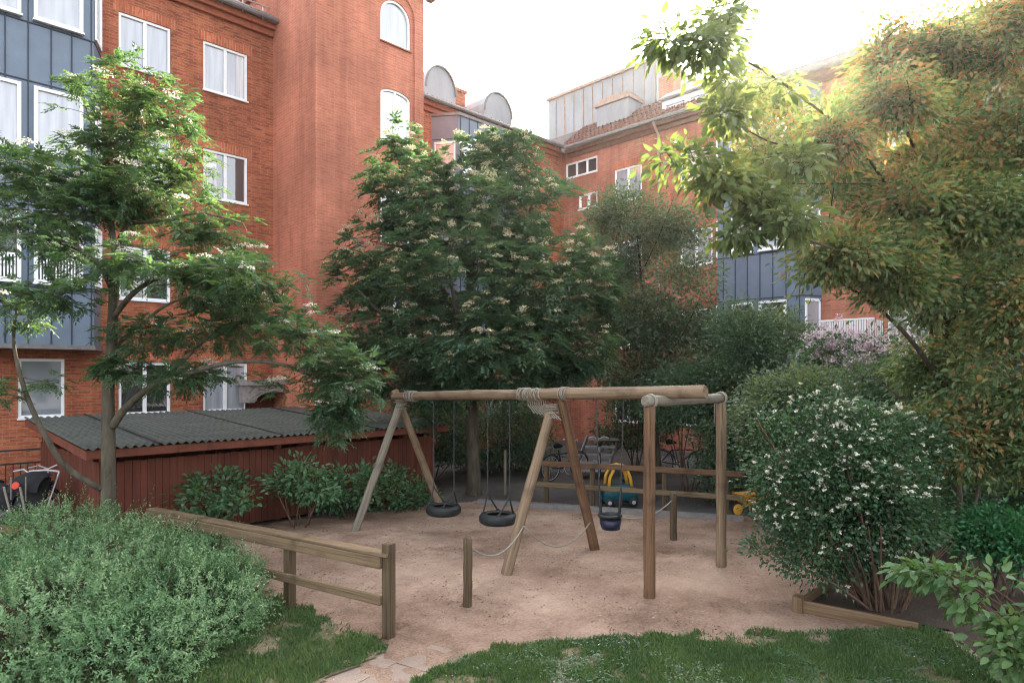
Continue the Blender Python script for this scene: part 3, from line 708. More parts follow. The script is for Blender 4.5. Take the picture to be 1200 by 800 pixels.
def window(parent, axis, plane, nsign, a0, a1, z0, z1, glass='glass', mull=(.5,), rise=0, depth=.10, fw=.065, inner=True, sill=True, transom=None, blind=None, half=None):
    "white frame (part) with pane, sill and perhaps curtain (sub-parts); front of the frame sits depth-.06 behind the wall face"
    def pt(a, z, q): return (a, plane - nsign * q, z) if axis == 'v' else (plane - nsign * q, a, z)
    f = MB()
    def bx(mb, A0, A1, Z0, Z1, q0, q1): mb.box(pt(A0, Z0, q0), pt(A1, Z1, q1))
    q0, q1 = depth - .075, depth - .005
    g_ = MB(); e = .004
    if rise:
        n = 14; w = (a1 - a0) / 2; cx = (a0 + a1) / 2
        o_ = [(cx - (w - e) * math.cos(math.pi * k / n), z1 - rise + (rise - e) * math.sin(math.pi * k / n)) for k in range(n + 1)]
        i_ = [(cx - (w - fw) * math.cos(math.pi * k / n), z1 - rise + (rise - fw) * math.sin(math.pi * k / n)) for k in range(n + 1)]
        for k in range(n):
            poly = [pt(*o_[k], q0), pt(*o_[k + 1], q0), pt(*i_[k + 1], q0), pt(*i_[k], q0)]
            d = Vector(pt(0, 0, q1)) - Vector(pt(0, 0, q0)); f.prism(poly, d)
        bx(f, a0 + e, a0 + fw, z0 + e, z1 - rise, q0, q1); bx(f, a1 - fw, a1 - e, z0 + e, z1 - rise, q0, q1)
        bx(f, a0 + fw, a1 - fw, z0 + e, z0 + fw, q0, q1)
        g_.add([pt(a0 + fw, z0 + fw, q1 - .02), pt(a1 - fw, z0 + fw, q1 - .02)] + [pt(p, q, q1 - .02) for p, q in i_[::-1]], [tuple(range(n + 3))])
        ztop = z1 - rise
    else:
        bx(f, a0 + e, a1 - e, z1 - fw, z1 - e, q0, q1); bx(f, a0 + e, a1 - e, z0 + e, z0 + fw, q0, q1)
        bx(f, a0 + e, a0 + fw, z0 + fw, z1 - fw, q0, q1); bx(f, a1 - fw, a1 - e, z0 + fw, z1 - fw, q0, q1)
        g_.add([pt(a0 + fw * .9, z0 + fw * .9, q1 - .02), pt(a1 - fw * .9, z0 + fw * .9, q1 - .02), pt(a1 - fw * .9, z1 - fw * .9, q1 - .02), pt(a0 + fw * .9, z1 - fw * .9, q1 - .02)], [(0, 1, 2, 3)])
        ztop = z1 - fw
    for t in mull:
        c = a0 + (a1 - a0) * t; bx(f, c - .04, c + .04, z0 + fw, ztop + (rise * .9 if rise else 0), q0 + .006, q1 - .003)
    if transom: bx(f, a0 + fw, a1 - fw, transom - .03, transom + .03, q0 + .009, q1 - .006)
    w_ = f.build('window', M['white'], parent, fix=True)
    g_.build('pane', M[glass], w_)
    if sill:
        s_ = MB(); bx(s_, a0 - .02, a1 + .02, z0 - .035, z0 + .004, -.05, depth - .02); s_.build('sill', M['white' if sill is True else sill], w_)
    if blind:     # a pale curtain or blind drawn over a part of the opening, just behind nothing but the glass line
        c_ = MB(); A0 = a0 + fw + (a1 - a0 - 2 * fw) * blind[0]; A1 = a0 + fw + (a1 - a0 - 2 * fw) * blind[1]
        Z0 = z0 + fw + (z1 - z0 - 2 * fw) * blind[2]; Z1 = z0 + fw + (z1 - z0 - 2 * fw) * blind[3]
        bx(c_, A0 + .002, A1 - .002, Z0 + .002, Z1 - .002, q1 - .0235, q1 - .0215); c_.build('curtain', M['curtain'], w_)
    return w_

V1 = 18.3      # plane of the long facade
VT = 15.83     # front of the stair tower
U2 = 21.4      # plane of the cross wing
UA = 8.58      # tower's side
UB = 12.1
FL = 2.87
ZT = 11.70     # top of the top-floor windows
house = thing('brick_building', 'long red brick apartment house with plain stair tower and blue grey bay', 'building', (4, 20, 0))
colA = (onV(139, V1)[0], onV(200, V1)[0]); colB = (onV(238, V1)[0], onV(290, V1)[0])
holes = []
for k in range(4):
    for c in (colA, colB): holes.append((c[0], c[1], ZT - k * FL - 1.31, ZT - k * FL))
gw = (onV(21, V1)[0], onV(76, V1)[0], 1.80, 3.15); holes.append(gw)
far_left = [(-1.6, -.4), (-4.2, -3.0)]
for c in far_left:
    for k in range(4): holes.append((c[0], c[1], ZT - k * FL - 1.31, ZT - k * FL))
# wing behind the big tree
colsR = [(onV(570, V1)[0] , onV(588, V1)[0]), (onV(592, V1)[0], onV(608, V1)[0])]
for c in colsR: holes.append((c[0], c[1], 1.30, 2.35))
extra = [(onV(600, V1)[0], onV(628, V1)[0])]
for k in range(1, 3): holes.append((18.9, 20.2, ZT - k * FL - 1.31, ZT - k * FL))
w = MB()
wall_panel(w, 'v', V1, -7, UA, -.03, 12.75, [h for h in holes if h[1] < UA], -1)
wall_panel(w, 'v', V1, UB, U2, -.03, 12.2, [h for h in holes if h[0] > UB], -1)
w.box((-7, V1 + .4, 0), (UA, V1 + 10, 12.7)); w.box((UB, V1 + .4, 0), (U2 - .01, V1 + 10, 12.15))
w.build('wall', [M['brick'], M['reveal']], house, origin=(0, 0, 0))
# tower: front with a shallow arched recess holding the stair windows
ta, tb = onV(447, VT)[0], onV(482, VT)[0]
ra, rb_ = onV(441, VT)[0], onV(486, VT)[0]
t = MB()
TZ = 14.05
zs1 = zat(46, onV(447, VT)[1])      # sill of the top stair window
z_top1 = zat(1, onV(465, VT)[1])
wall_panel(t, 'v', VT, UA, UB, -.03, TZ, [(ra, rb_, 1.0, z_top1 + .28, .62)], -1, depth=.05, reveal_mi=0)
st_h = [(ta, tb, zs1, z_top1, .52), (ta, tb, zs1 - 2.87, zs1 - 1.28, .20), (ta, tb, zs1 - 5.74, zs1 - 4.15, .2), (ta, tb, zs1 - 8.6, zs1 - 7.0, .2)]
wall_panel(t, 'v', VT + .05, ra - .05, rb_ + .05, .9, z_top1 + .4, st_h, -1, reveal_mi=0)
t.add([(UA, VT, -.03), (UA, V1 + 4, -.03), (UA, V1 + 4, TZ), (UA, VT, TZ)], [(0, 1, 2, 3)])
t.add([(UB, VT, -.03), (UB, V1 + 4, -.03), (UB, V1 + 4, TZ), (UB, VT, TZ)], [(0, 1, 2, 3)])
t.add([(UA, VT, TZ), (UB, VT, TZ), (UB, V1 + 4, TZ), (UA, V1 + 4, TZ)], [(0, 1, 2, 3)])
t.add([(UA, V1 + 4, -.03), (UB, V1 + 4, -.03), (UB, V1 + 4, TZ), (UA, V1 + 4, TZ)], [(0, 1, 2, 3)])
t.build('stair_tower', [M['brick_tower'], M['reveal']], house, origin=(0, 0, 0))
for i, h in enumerate(st_h):
    window(house, 'v', VT + .05, -1, h[0], h[1], h[2], h[3], 'glass_pale' if i < 2 else 'glass', mull=() if i == 0 else (.5,), rise=h[4], sill='reveal')
c = MB(); c.box((UA - .12, VT - .10, TZ), (UB + .12, V1 + 4, TZ + .10)); c.box((UA - .2, VT - .18, TZ + .10), (UB + .2, V1 + 4, TZ + .26)); c.build('cornice', M['brick_tower'], house, origin=(0, 0, 0))
c = MB(); c.box((UB + .06, VT - .24, TZ - .12), (UB + .26, VT - .02, TZ + .3)); c.box((UA - .26, VT - .26, TZ + .263), (UB + .26, V1 + 4, TZ + .36)); c.build('roof', M['zinc_dark'], house)
# windows of the long facade
for k in range(4):
    zt = ZT - k * FL; zb = zt - 1.31
    if k < 2:
        window(house, 'v', V1, -1, colA[0], colA[1], zb, zt, 'glass_pale')
        window(house, 'v', V1, -1, colB[0], colB[1], zb, zt, 'glass_pale' if k == 0 else 'glass', blind=(.78, .98, 0, 1) if k == 0 else (.04, .30, 0, 1))
    else:
        window(house, 'v', V1, -1, colA[0], colA[1], zb, zt, 'glass')
        window(house, 'v', V1, -1, colB[0], colB[1], zb, zt, 'glass' if k == 2 else 'glass_pale')
    for c in far_left: window(house, 'v', V1, -1, c[0], c[1], zb, zt, 'glass')
window(house, 'v', V1, -1, *gw, 'glass_grey', mull=())
for c in colsR: window(house, 'v', V1, -1, c[0], c[1], 1.30, 2.35, 'glass_pale', mull=())
for k in range(1, 3): window(house, 'v', V1, -1, 18.9, 20.2, ZT - k * FL - 1.31, ZT - k * FL, 'glass')
for k in range(4):
    for c in (colA, colB):
        zt = ZT - k * FL; l = MB(); l.box((c[0] - .12, V1 - .004, zt + .004), (c[1] + .12, V1 + .05, zt + .255)); l.build('lintel', M['soldier'], house, origin=(0, 0, 0))
# eaves and roofs
def eave_v(v, u0, u1, z):
    c = MB(); c.box((u0, v - .10, z - .32), (u1, v - .003, z - .16)); c.box((u0, v - .22, z - .16), (u1, v - .003, z)); c.build('cornice', M['reveal'], house)
    c = MB(); c.tube([(u0, v - .36, z + .04), (u1, v - .36, z + .04)], .07, 8); c.build('gutter', M['zinc_dark'], house)
def tiles(parent, A0, A1, up, n, m, name='roof'):
    "pantile roof: wavy strip from the eave line A0-A1 up the slope vector"
    A0 = Vector(A0); A1 = Vector(A1); up = Vector(up); L_ = (A1 - A0).length; nr = (A1 - A0).cross(up).normalized()
    if nr.z < 0: nr = -nr
    b = MB(); cols = int(L_ / .21); rows = n; sub = 4
    vs = []
    for r in range(rows * 2):
        t_ = (r // 2 + (r % 2)) / rows; lift = .05 if r % 2 == 0 else .0
        for c_ in range(cols * sub + 1):
            s_ = c_ / (cols * sub); wv = .035 * math.sin(2 * math.pi * c_ / sub)
            vs.append(A0 + (A1 - A0) * s_ + up * t_ + nr * (wv + lift))
    k = cols * sub + 1
    b.add(vs, [(r * k + c_, r * k + c_ + 1, (r + 1) * k + c_ + 1, (r + 1) * k + c_) for r in range(rows * 2 - 1) for c_ in range(k - 1)])
    return b.build(name, m, parent, origin=(0, 0, 0), fix=False)
eave_v(V1, -7, UA - .005, 12.75); eave_v(V1, UB + .005, U2 - .4, 12.2)
tiles(house, (-7, V1 - .34, 12.80), (UA - .005, V1 - .34, 12.80), (0, 4.2, 1.8), 13, M['tile'])
tiles(house, (UB + .005, V1 - .34, 12.25), (U2 + .3, V1 - .34, 12.25), (0, 3.4, 1.5), 11, M['tile'])
# bays
def bay(parent, axis, plane, nsign, a0, a1, out, ch, zb, zt, seams, wins, name='bay', winglass=None):
    """metal clad bay: chamfered box standing `out` before the wall. wins: (a0,a1,z0,z1,glass); axis 'v' faces -v, 'u' faces -u."""
    def pt(a, q, z): return (a, plane + nsign * q, z) if axis == 'v' else (plane + nsign * q, a, z)
    b = MB()
    prof = [(a0, .0), (a0 + ch, out), (a1 - ch, out), (a1, .0)]
    b.prism([pt(a, q, zb) for a, q in prof], (0, 0, zt - zb))
    body = b.build(name, M['zinc_blue'], parent)
    s_ = MB()
    for a in seams: s_.bar(pt(a, out + .012, zb + .01), pt(a, out + .012, zt - .01), .022, .022)
    for z in sorted({w_[2] for w_ in wins} | {w_[3] for w_ in wins}):
        for dz in ((-.09,) if any(abs(w_[2] - z) < 1e-6 for w_ in wins) else (.09,)):
            pr = [pt(a, q, z + dz) for a, q in ((a0 + ch * .02, .02), (a0 + ch, out + .012), (a1 - ch, out + .012), (a1 - ch * .02, .02))]
            for p, q in zip(pr[:-1], pr[1:]): s_.bar(p, q, .024, .024)
    s_.build('seam', M['zinc_seam'], body)
    tr = MB(); e = .05; tp = [(a0 - e, .0), (a0 + ch - e * .4, out + e), (a1 - ch + e * .4, out + e), (a1 + e, .0)]
    tr.prism([pt(a, q, zt) for a, q in tp], (0, 0, .10)); tr.build('coping', M['zinc_dark'], body)
    tr = MB(); tr.prism([pt(a, q, zb - .10) for a, q in tp], (0, 0, .098)); tr.build('base_trim', M['zinc_dark'], body)
    for (p, q, z0, z1, gl) in wins:
        window(parent, axis, plane + nsign * (out + .07), nsign, p, q, z0, z1, gl, mull=(), depth=.068, fw=.075, sill=True)
    for z0, z1 in sorted({(w_[2], w_[3]) for w_ in wins}):       # narrow lights on the chamfers
        for (pa, pb) in (((a0, 0.0), (a0 + ch, out)), ((a1, 0.0), (a1 - ch, out))):
            A_ = Vector(pt(*pa, 0)); B2 = Vector(pt(*pb, 0)); nn = (B2 - A_).cross(Vector((0, 0, 1))).normalized()
            cen = Vector(pt((a0 + a1) / 2, 0, 0))
            if nn.dot((A_ + B2) / 2 - cen) < 0: nn = -nn
            f = MB(); p0 = A_.lerp(B2, .14) + nn * .02; p1 = A_.lerp(B2, .86) + nn * .02
            for z in (z0 + .04, z1 - .04): f.bar(p0 + Vector((0, 0, z)), p1 + Vector((0, 0, z)), .05, .08)
            f.bar(p0 + Vector((0, 0, z0)), p0 + Vector((0, 0, z1)), .06, .05); f.bar(p1 + Vector((0, 0, z0)), p1 + Vector((0, 0, z1)), .06, .05)
            wn_ = f.build('window', M['white'], parent)
            g_ = MB(); q0 = A_.lerp(B2, .18) + nn * .012; q1 = A_.lerp(B2, .82) + nn * .012
            g_.add([q0 + Vector((0, 0, z0)), q1 + Vector((0, 0, z0)), q1 + Vector((0, 0, z1)), q0 + Vector((0, 0, z1))], [(0, 1, 2, 3)]); g_.build('pane', M['glass_pale'], wn_)
    return body
VB = 17.6; BO = V1 - VB
wl_, wr_ = onV(39, VB)[0], onV(97, VB)[0]
bw = []
for k, gl in enumerate(('glass_pale', 'glass_pale', 'glass')):
    zt = 11.95 - k * FL
    for (p, q) in ((wl_, wr_), (wl_ - 1.18, wl_ - .22), (wl_ - 2.3, wl_ - 1.4)): bw.append((p, q, zt - 1.42, zt, gl))
bay(house, 'v', V1, -1, -.2, onV(118, V1)[0], BO, .30, 3.45, 13.4, [onV(x, VB)[0] for x in (-60, -22, 6, 33, 60, 84, 107)], bw)
# lattice blind in the lower bay windows: slim balusters
bl = MB()
for (p, q) in ((wl_, wr_), (wl_ - 1.18, wl_ - .22)):
    n = 13
    for k in range(n):
        a = p + .09 + (q - p - .18) * (k + .5) / n; bl.box((a - .014, VB - .09, 4.87), (a + .014, VB - .075, 5.35))
    bl.box((p + .08, VB - .09, 5.35), (q - .08, VB - .075, 5.39))
bl.build('window_guard', M['white'], house)
kx = onV(537, V1 - .8)[0]
seam2 = [kx + .1 + i * .4 for i in range(8)]
bay(house, 'v', V1, -1, kx - .55, kx + 3.3, .8, .55, 3.6, 11.75, seam2, [(kx + .15 + i * 1.05, kx + 1.0 + i * 1.05, z, z + 1.25, 'glass_pale') for i in range(3) for z in (9.6, 6.75, 3.95)])
# door hood: pale stone canopy with an arched front
hx0, hD = onV(292, V1 - .7); hx1 = onV(352, V1 - .7)[0]; zc = zat(448, hD)
h = MB(); n = 12; top = [(hx0, zc), (hx1, zc)]
cx, hw = (hx0 + hx1) / 2, (hx1 - hx0) / 2
arc = [(cx + hw * .8 * math.cos(math.pi * k / n), zc - .55 + .28 * math.sin(math.pi * k / n)) for k in range(n + 1)]
poly = [(hx0, zc - .55), (hx0, zc - .08), (hx1, zc - .08), (hx1, zc - .55)] + arc
h.prism([(a, V1 - .72, z) for a, z in poly], (0, .70, 0))
h.box((hx0 - .08, V1 - .80, zc - .078), (hx1 + .08, V1 - .003, zc + .06))
for k in range(n):
    h.bar((arc[k][0], V1 - .735, arc[k][1] + .05), (arc[k + 1][0], V1 - .735, arc[k + 1][1] + .05), .03, .06)
h.build('door_hood', M['stone'], house)
d = MB(); d.box((cx - .55, V1 - .04, 0), (cx + .55, V1 - .004, 2.2)); d.build('door', M['shed_red'], house)
# curved roof lights over the wing behind the tree, chimney
def barrel(parent, u0, u1, v0, v1, z0, h, name='dormer'):
    b = MB(); n = 10; w2 = (u1 - u0) / 2; cu = (u0 + u1) / 2
    prof = [(u0, z0)] + [(cu - w2 * math.cos(math.pi * k / n), z0 + h * .45 + h * .55 * math.sin(math.pi * k / n)) for k in range(n + 1)] + [(u1, z0)]
    b.prism([(a, v0, z) for a, z in prof], (0, v1 - v0, 0)); o = b.build(name, M['zinc'], parent)
    r = MB()
    for k in range(n):
        p, q = prof[k + 1], prof[k + 2]; r.bar((p[0], v0 - .03, p[1]), (q[0], v0 - .03, q[1]), .06, .07)
    r.build('flashing', M['zinc_dark'], o)
u_, D_ = onV(515, 20.2); barrel(house, u_ - .85, u_ + .65, 20.0, 23.5, 12.9, 1.75)
u_, D_ = onV(580, 20.2); barrel(house, u_ - .8, u_ + .8, 20.0, 23.5, 12.9, 1.65)
u_, D_ = onV(538, 21.0); ch = MB(); ch.box((u_ - .25, 20.9, 12.8), (u_ + .25, 21.5, zat(112, D_) + .1)); ch.box((u_ - .31, 20.84, zat(112, D_) + .1), (u_ + .31, 21.56, zat(112, D_) + .22)); ch.build('chimney', M['brick'], house, origin=(0, 0, 0))
# snow guard and vent pole at the eave by the tower
sg = MB()
for dz in (.18, .34): sg.tube([(5.2, V1 + .25, 13.05 + dz), (UA - .01, V1 + .25, 13.05 + dz)], .022, 6)
for k in range(6): sg.tube([(5.5 + k * .58, V1 + .25, 13.0), (5.5 + k * .58, V1 + .25, 13.42)], .015, 5)
sg.build('snow_guard', M['silver'], house)

# ---- cross wing on the right
wing = thing('brick_building', 'red brick cross wing with tiled eave, blue clad bay and zinc clad attic box', 'building', (24, 10, 0))
E2 = 12.15
def yz(x, y0, y1=None):
    v, D = onU(x, U2); return v, zat(y0, D)
h2 = []
def hole_px(x0, x1, zt, hgt):
    return (onU(x1, U2)[0], onU(x0, U2)[0], zt - hgt, zt)
triple = hole_px(663, 700, 11.66, .64)
stair2 = hole_px(678, 700, 10.22, .62)
ztC = 10.86
cC = hole_px(720, 752, ztC, 1.31)
C_ = [(cC[0], cC[1], ztC - k * FL - 1.31, ztC - k * FL) for k in range(4)]
cD = hole_px(797, 835, ztC, 1.31)
Dd = [(cD[0], cD[1], ztC - k * FL - 1.31, ztC - k * FL) for k in range(4)]
cE = (onU(1090, U2)[0], onU(1040, U2)[0])
Ee = [(cE[0], cE[1], ztC - k * FL - 1.45, ztC - k * FL) for k in range(4)]
cF = (2.2, 3.6); Ff = [(cF[0], cF[1], ztC - k * FL - 1.31, ztC - k * FL) for k in range(4)]
cH = (-1.2, .2); Hh = [(cH[0], cH[1], ztC - k * FL - 1.31, ztC - k * FL) for k in range(4)]
allh = [triple, stair2] + C_ + Dd + Ee + Ff + Hh
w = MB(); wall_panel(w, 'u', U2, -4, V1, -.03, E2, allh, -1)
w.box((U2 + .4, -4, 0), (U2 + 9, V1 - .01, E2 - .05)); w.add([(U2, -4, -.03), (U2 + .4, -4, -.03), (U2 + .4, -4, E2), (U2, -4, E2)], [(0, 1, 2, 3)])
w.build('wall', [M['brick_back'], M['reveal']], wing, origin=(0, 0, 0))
window(wing, 'u', U2, -1, *triple, 'glass', mull=(.33, .66))
window(wing, 'u', U2, -1, *stair2, 'glass', mull=(.5,))
for k, q in enumerate(C_): window(wing, 'u', U2, -1, *q, 'glass_pale' if k < 2 else 'glass')
for k, q in enumerate(Dd): window(wing, 'u', U2, -1, *q, 'glass_pale' if k < 3 else 'glass')
for k, q in enumerate(Ee): window(wing, 'u', U2, -1, *q, 'glass_pale')
for k, q in enumerate(Ff + Hh): window(wing, 'u', U2, -1, *q, 'glass_pale' if k % 2 else 'glass')
for q in C_ + Dd + Ee:
    l = MB(); l.box((U2 - .004, q[0] - .1, q[3] + .004), (U2 + .05, q[1] + .1, q[3] + .25)); l.build('lintel', M['soldier'], wing, origin=(0, 0, 0))
c = MB(); c.box((U2 - .10, -4, E2 - .3), (U2 - .003, V1 - .3, E2 - .15)); c.box((U2 - .26, -4, E2 - .15), (U2 - .003, V1 - .3, E2)); c.build('cornice', M['eave'], wing)
c = MB(); c.tube([(U2 - .40, -4, E2 + .04), (U2 - .40, V1 - .36, E2 + .04)], .075, 8); c.build('gutter', M['zinc_dark'], wing)
pv = onU(772, U2 - .06)[0]
c = MB(); c.tube([(U2 - .40, pv, E2), (U2 - .40, pv, E2 - .12), (U2 - .08, pv, E2 - .45), (U2 - .08, pv, .1)], .05, 8); c.build('downpipe', M['zinc_brown'], wing)
vtl = onU(872, 21.75)[0] - .3
tiles(wing, (U2 - .38, vtl, E2 + .05), (U2 - .38, V1 + .1, E2 + .05), (1.9, 0, 1.5), 7, M['tile'])
rf = MB(); rf.box((U2 + 1.5, vtl + .02, E2 + .4), (U2 + 9, V1 + 6, E2 + 1.48)); rf.box((U2 - .3, -4, E2 + .1), (U2 + 9, vtl, E2 + .32)); rf.build('flat_roof', M['zinc_dark'], wing)
# snow rail on the tiles
sg = MB(); sg.tube([(U2 + .55, 12.5, E2 + .75), (U2 + .55, V1 - .3, E2 + .75)], .03, 6); sg.tube([(U2 + .62, 12.5, E2 + .88), (U2 + .62, V1 - .3, E2 + .88)], .03, 6)
for k in range(7): sg.tube([(U2 + .55, 12.8 + k * .85, E2 + .4), (U2 + .6, 12.8 + k * .85, E2 + .9)], .02, 5)
sg.build('snow_guard', M['black_metal'], wing)
# attic box
UX = 23.4
va, Da = onU(643, UX); vb, Db = onU(770, UX)
zbox = (zat(113, Da) + zat(75, Db)) / 2
bx = MB(); bx.box((UX, vb, E2 + 1.2), (UX + 4.5, va, zbox)); att = bx.build('attic', M['zinc'], wing, origin=(0, 0, 0))
s_ = MB(); n = 11
for k in range(n): a = vb + (va - vb) * (k + .15) / n; s_.box((UX - .035, a - .018, E2 + 1.49), (UX - .001, a + .018, zbox - .08))
for k in range(6): a = UX + .3 + k * .75; s_.box((a - .018, vb - .035, E2 + 1.49), (a + .018, vb - .001, zbox - .08))
s_.build('seam', M['zinc_brown'], att)
cp = MB(); cp.box((UX - .10, vb - .10, zbox - .02), (UX + 4.6, va + .10, zbox + .10)); cp.build('coping', M['zinc_brown'], att)
# little zinc chimney before the attic box
v1_, D1 = onU(740, 22.3); v2_, D2 = onU(703, 22.3)
cz = zat(122, (D1 + D2) / 2)
c = MB(); c.box((22.1, v1_, E2 + .5), (23.0, v2_, cz)); o = c.build('chimney', M['zinc'], wing)
c = MB(); c.box((22.02, v1_ - .08, cz), (23.08, v2_ + .08, cz + .12)); c.box((22.1, v1_ + .1, cz + .123), (23.0, v2_ - .1, cz + .3)); c.build('chimney_cap', M['zinc_brown'], o)
# brick chimney and white dormer beside it
v3, D3 = onU(790, 22.9); v4, _ = onU(772, 22.9)
c = MB(); c.box((22.9, v3, E2 + .8), (23.38, v4, zat(85, D3))); c.build('chimney', M['brick_back'], wing, origin=(0, 0, 0))
vd0, Dd0 = onU(872, 21.75); vd1, Dd1 = onU(776, 21.75)
zd0, zd1 = E2 + .14, zat(112, Dd1) + .1
c = MB(); c.prism([(21.75, vd0, zd0), (21.75, vd0, zd1 - .35), (22.2, vd0, zd1), (24.4, vd0, zd1), (24.4, vd0, zd0)], (0, vd1 - vd0, 0)); dm = c.build('dormer', M['white'], wing)
for k in range(3):
    p = vd0 + .15 + k * (vd1 - vd0 - .2) / 3; window(wing, 'u', 21.75 - .07, -1, p, p + (vd1 - vd0) / 3 - .15, zd0 + .18, zd1 - .5, 'glass', mull=(), depth=.068, sill=False)
c = MB(); c.prism([(21.66, vd0 - .06, zd1 - .345), (22.2, vd0 - .06, zd1 + .01), (24.45, vd0 - .06, zd1 + .01), (24.45, vd0 - .06, zd1 + .1), (22.15, vd0 - .06, zd1 + .1), (21.6, vd0 - .06, zd1 - .28)], (0, vd1 - vd0 + .12, 0)); c.build('dormer_roof', M['zinc'], dm)
# bay of the cross wing
vR, vL = onU(945, U2 - .7)[0], onU(843, U2)[0]
wins = []
pa = [(onU(922, U2 - .7)[0], onU(890, U2 - .7)[0]), (onU(883, U2 - .7)[0], onU(858, U2 - .7)[0])]
for k in range(3):
    for i, (p, q) in enumerate(pa): wins.append((p, q, 9.62 - k * FL - 0.0, 9.62 - k * FL + 1.25, 'glass_pale' if k < 2 else 'glass'))
bay(wing, 'u', U2, -1, vR - .2, vL, .7, .3, 2.9, 11.75, [vR + .2 + k * .42 for k in range(7)], wins)
# balcony with white bars
v5, v6 = onU(1026, U2 - .8)[0], onU(962, U2 - .8)[0]
bc = MB(); bc.box((U2 - .95, v5, 3.18), (U2 - .003, v6, 3.32)); bal = bc.build('balcony', M['stone'], wing)
rl = MB()
for k in range(22):
    a = v5 + .03 + (v6 - v5 - .06) * k / 21; rl.box((U2 - .93, a - .022, 3.32), (U2 - .905, a + .022, 4.35))
rl.box((U2 - .95, v5, 4.35), (U2 - .885, v6, 4.40))
for k in range(6):
    a = U2 - .9 + k * .16
    for vv in (v5 + .02, v6 - .02): rl.box((a - .015, vv - .012, 3.32), (a + .015, vv + .012, 4.35))
rl.build('railing', M['white'], bal)

# ================================================================== SHED
sv0, sv1 = 12.15, 16.75
ku = (118 - 600) / F; su0 = (sv0 * S2 / (1 - ku) * (1 + ku)) / S2
su1 = onV(508, sv0)[0]
shed = thing('garden_shed', 'low red plank shed with mossy corrugated metal roof', 'shed', ((su0 + su1) / 2, (sv0 + sv1) / 2, 0))
zf = zat(524, onV(140, sv0 - .3)[1]); zbk = zat(478, onV(345, sv1)[1])
b = MB()
def planks(mb, axis, plane, a0, a1, z0, z1, w=.115, gap=.006, th=.022):
    a = a0; rr = random.Random(9)
    while a < a1 - .01:
        e = min(a + w - gap, a1); zt = z1 + rr.uniform(-.012, .012)
        if axis == 'v': mb.box((a, plane - rr.uniform(.0, .004), z0), (e, plane + th, zt))
        else: mb.box((plane - rr.uniform(.0, .004), a, z0), (plane + th, e, zt))
        a += w
planks(b, 'v', sv0, su0, su1, .03, zf - .26)
planks(b, 'u', su0 - .023, sv0 + .03, sv1, .03, 1.38)
planks(b, 'u', su1, sv0 + .03, sv1, .03, zf - .20)
planks(b, 'v', sv1, su0, su1, .03, zbk - .25)
b.build('wall', M['shed_red'], shed)
for (a, v, zt) in [(su0 + .06, sv0 + .09, zf), (su1 - .06, sv0 + .09, zf), (su0 + .06, sv1 - .06, zbk), (su1 - .06, sv1 - .06, zbk), (su0 + 3.0, sv0 + .09, zf), (su0 + 6.0, sv0 + .09, zf)]:
    q = MB(); q.box((a - .05, v - .05, 0), (a + .05, v + .05, zt - .05)); q.build('post', M['shed_trim'], shed)
ov = .34
rv0, rv1 = sv0 - ov, sv1 + .2; ru0, ru1 = su0 - .28, su1 + .2
slope = (zbk - zf) / (sv1 - sv0 + ov)
b = MB(); n = int((ru1 - ru0) / .019); vs = []
for j, v in enumerate((rv0, (rv0 + rv1) / 2, rv1)):
    for i in range(n + 1):
        u = ru0 + (ru1 - ru0) * i / n
        sheet_k = int((u - ru0) / .92)
        vs.append((u, v + (.02 * noise.noise(Vector((sheet_k * 3.7, 0, 0))) if j == 0 else 0), zf + slope * (v - rv0) + .022 * math.sin(2 * math.pi * (u - ru0) / .13) + .006 * (sheet_k % 2) + .012 * noise.noise(Vector((u * .8, v, 0)))))
k = n + 1
b.add(vs, [(j * k + i, j * k + i + 1, (j + 1) * k + i + 1, (j + 1) * k + i) for j in range(2) for i in range(n)])
roof = b.build('roof', M['roof_metal'], shed, smooth=True, fix=False)
q = MB()
for kk in (1, 3, 5, 7):
    u = ru0 + kk * .92 * 1.15
    if u < ru1: q.bar((u, rv0 + .01, zf + .028), (u + .02, rv1 - .05, zf + .028 + slope * (rv1 - rv0)), .04, .02)
q.build('sheet_seam', M['black_metal'], roof)
f = MB()
f.box((ru0 + .02, rv0 + .05, zf - .155), (ru1 - .02, rv0 + .08, zf - .022))
f.build('fascia', M['shed_trim'], shed)
for u in (ru0 + .035, ru1 - .035):
    f = MB(); f.bar((u, rv0 + .082, zf - .105), (u, rv1, zf - .105 + slope * (rv1 - rv0)), .03, .14); f.build('barge_board', M['shed_trim'], shed)
f = MB()
for u in np.arange(ru0 + .5, ru1, .6): f.bar((u, rv0 + .1, zf - .075), (u, rv1 - .02, zf - .075 + slope * (rv1 - rv0)), .05, .09)
f.build('rafter', M['shed_trim'], shed)

# ================================================================== SWING FRAME
def swing_pt(X, D, z): return W(X, D, z)
fL = G(415, 625); fR = G(520, 604); mL = G(592, 677); mR = G(697, 645); pA = G(761, 705); pB = G(845, 672)
frame = thing('swing_frame', 'large weathered log swing frame standing on the sand', 'swing frame', ((mL + mR) / 2).to_tuple())
k_ = 1.0
fm = (fL + fR) / 2; mm = (mL + mR) / 2
bdir = (mm - fm).normalized(); cdir = (pB - pA).normalized()
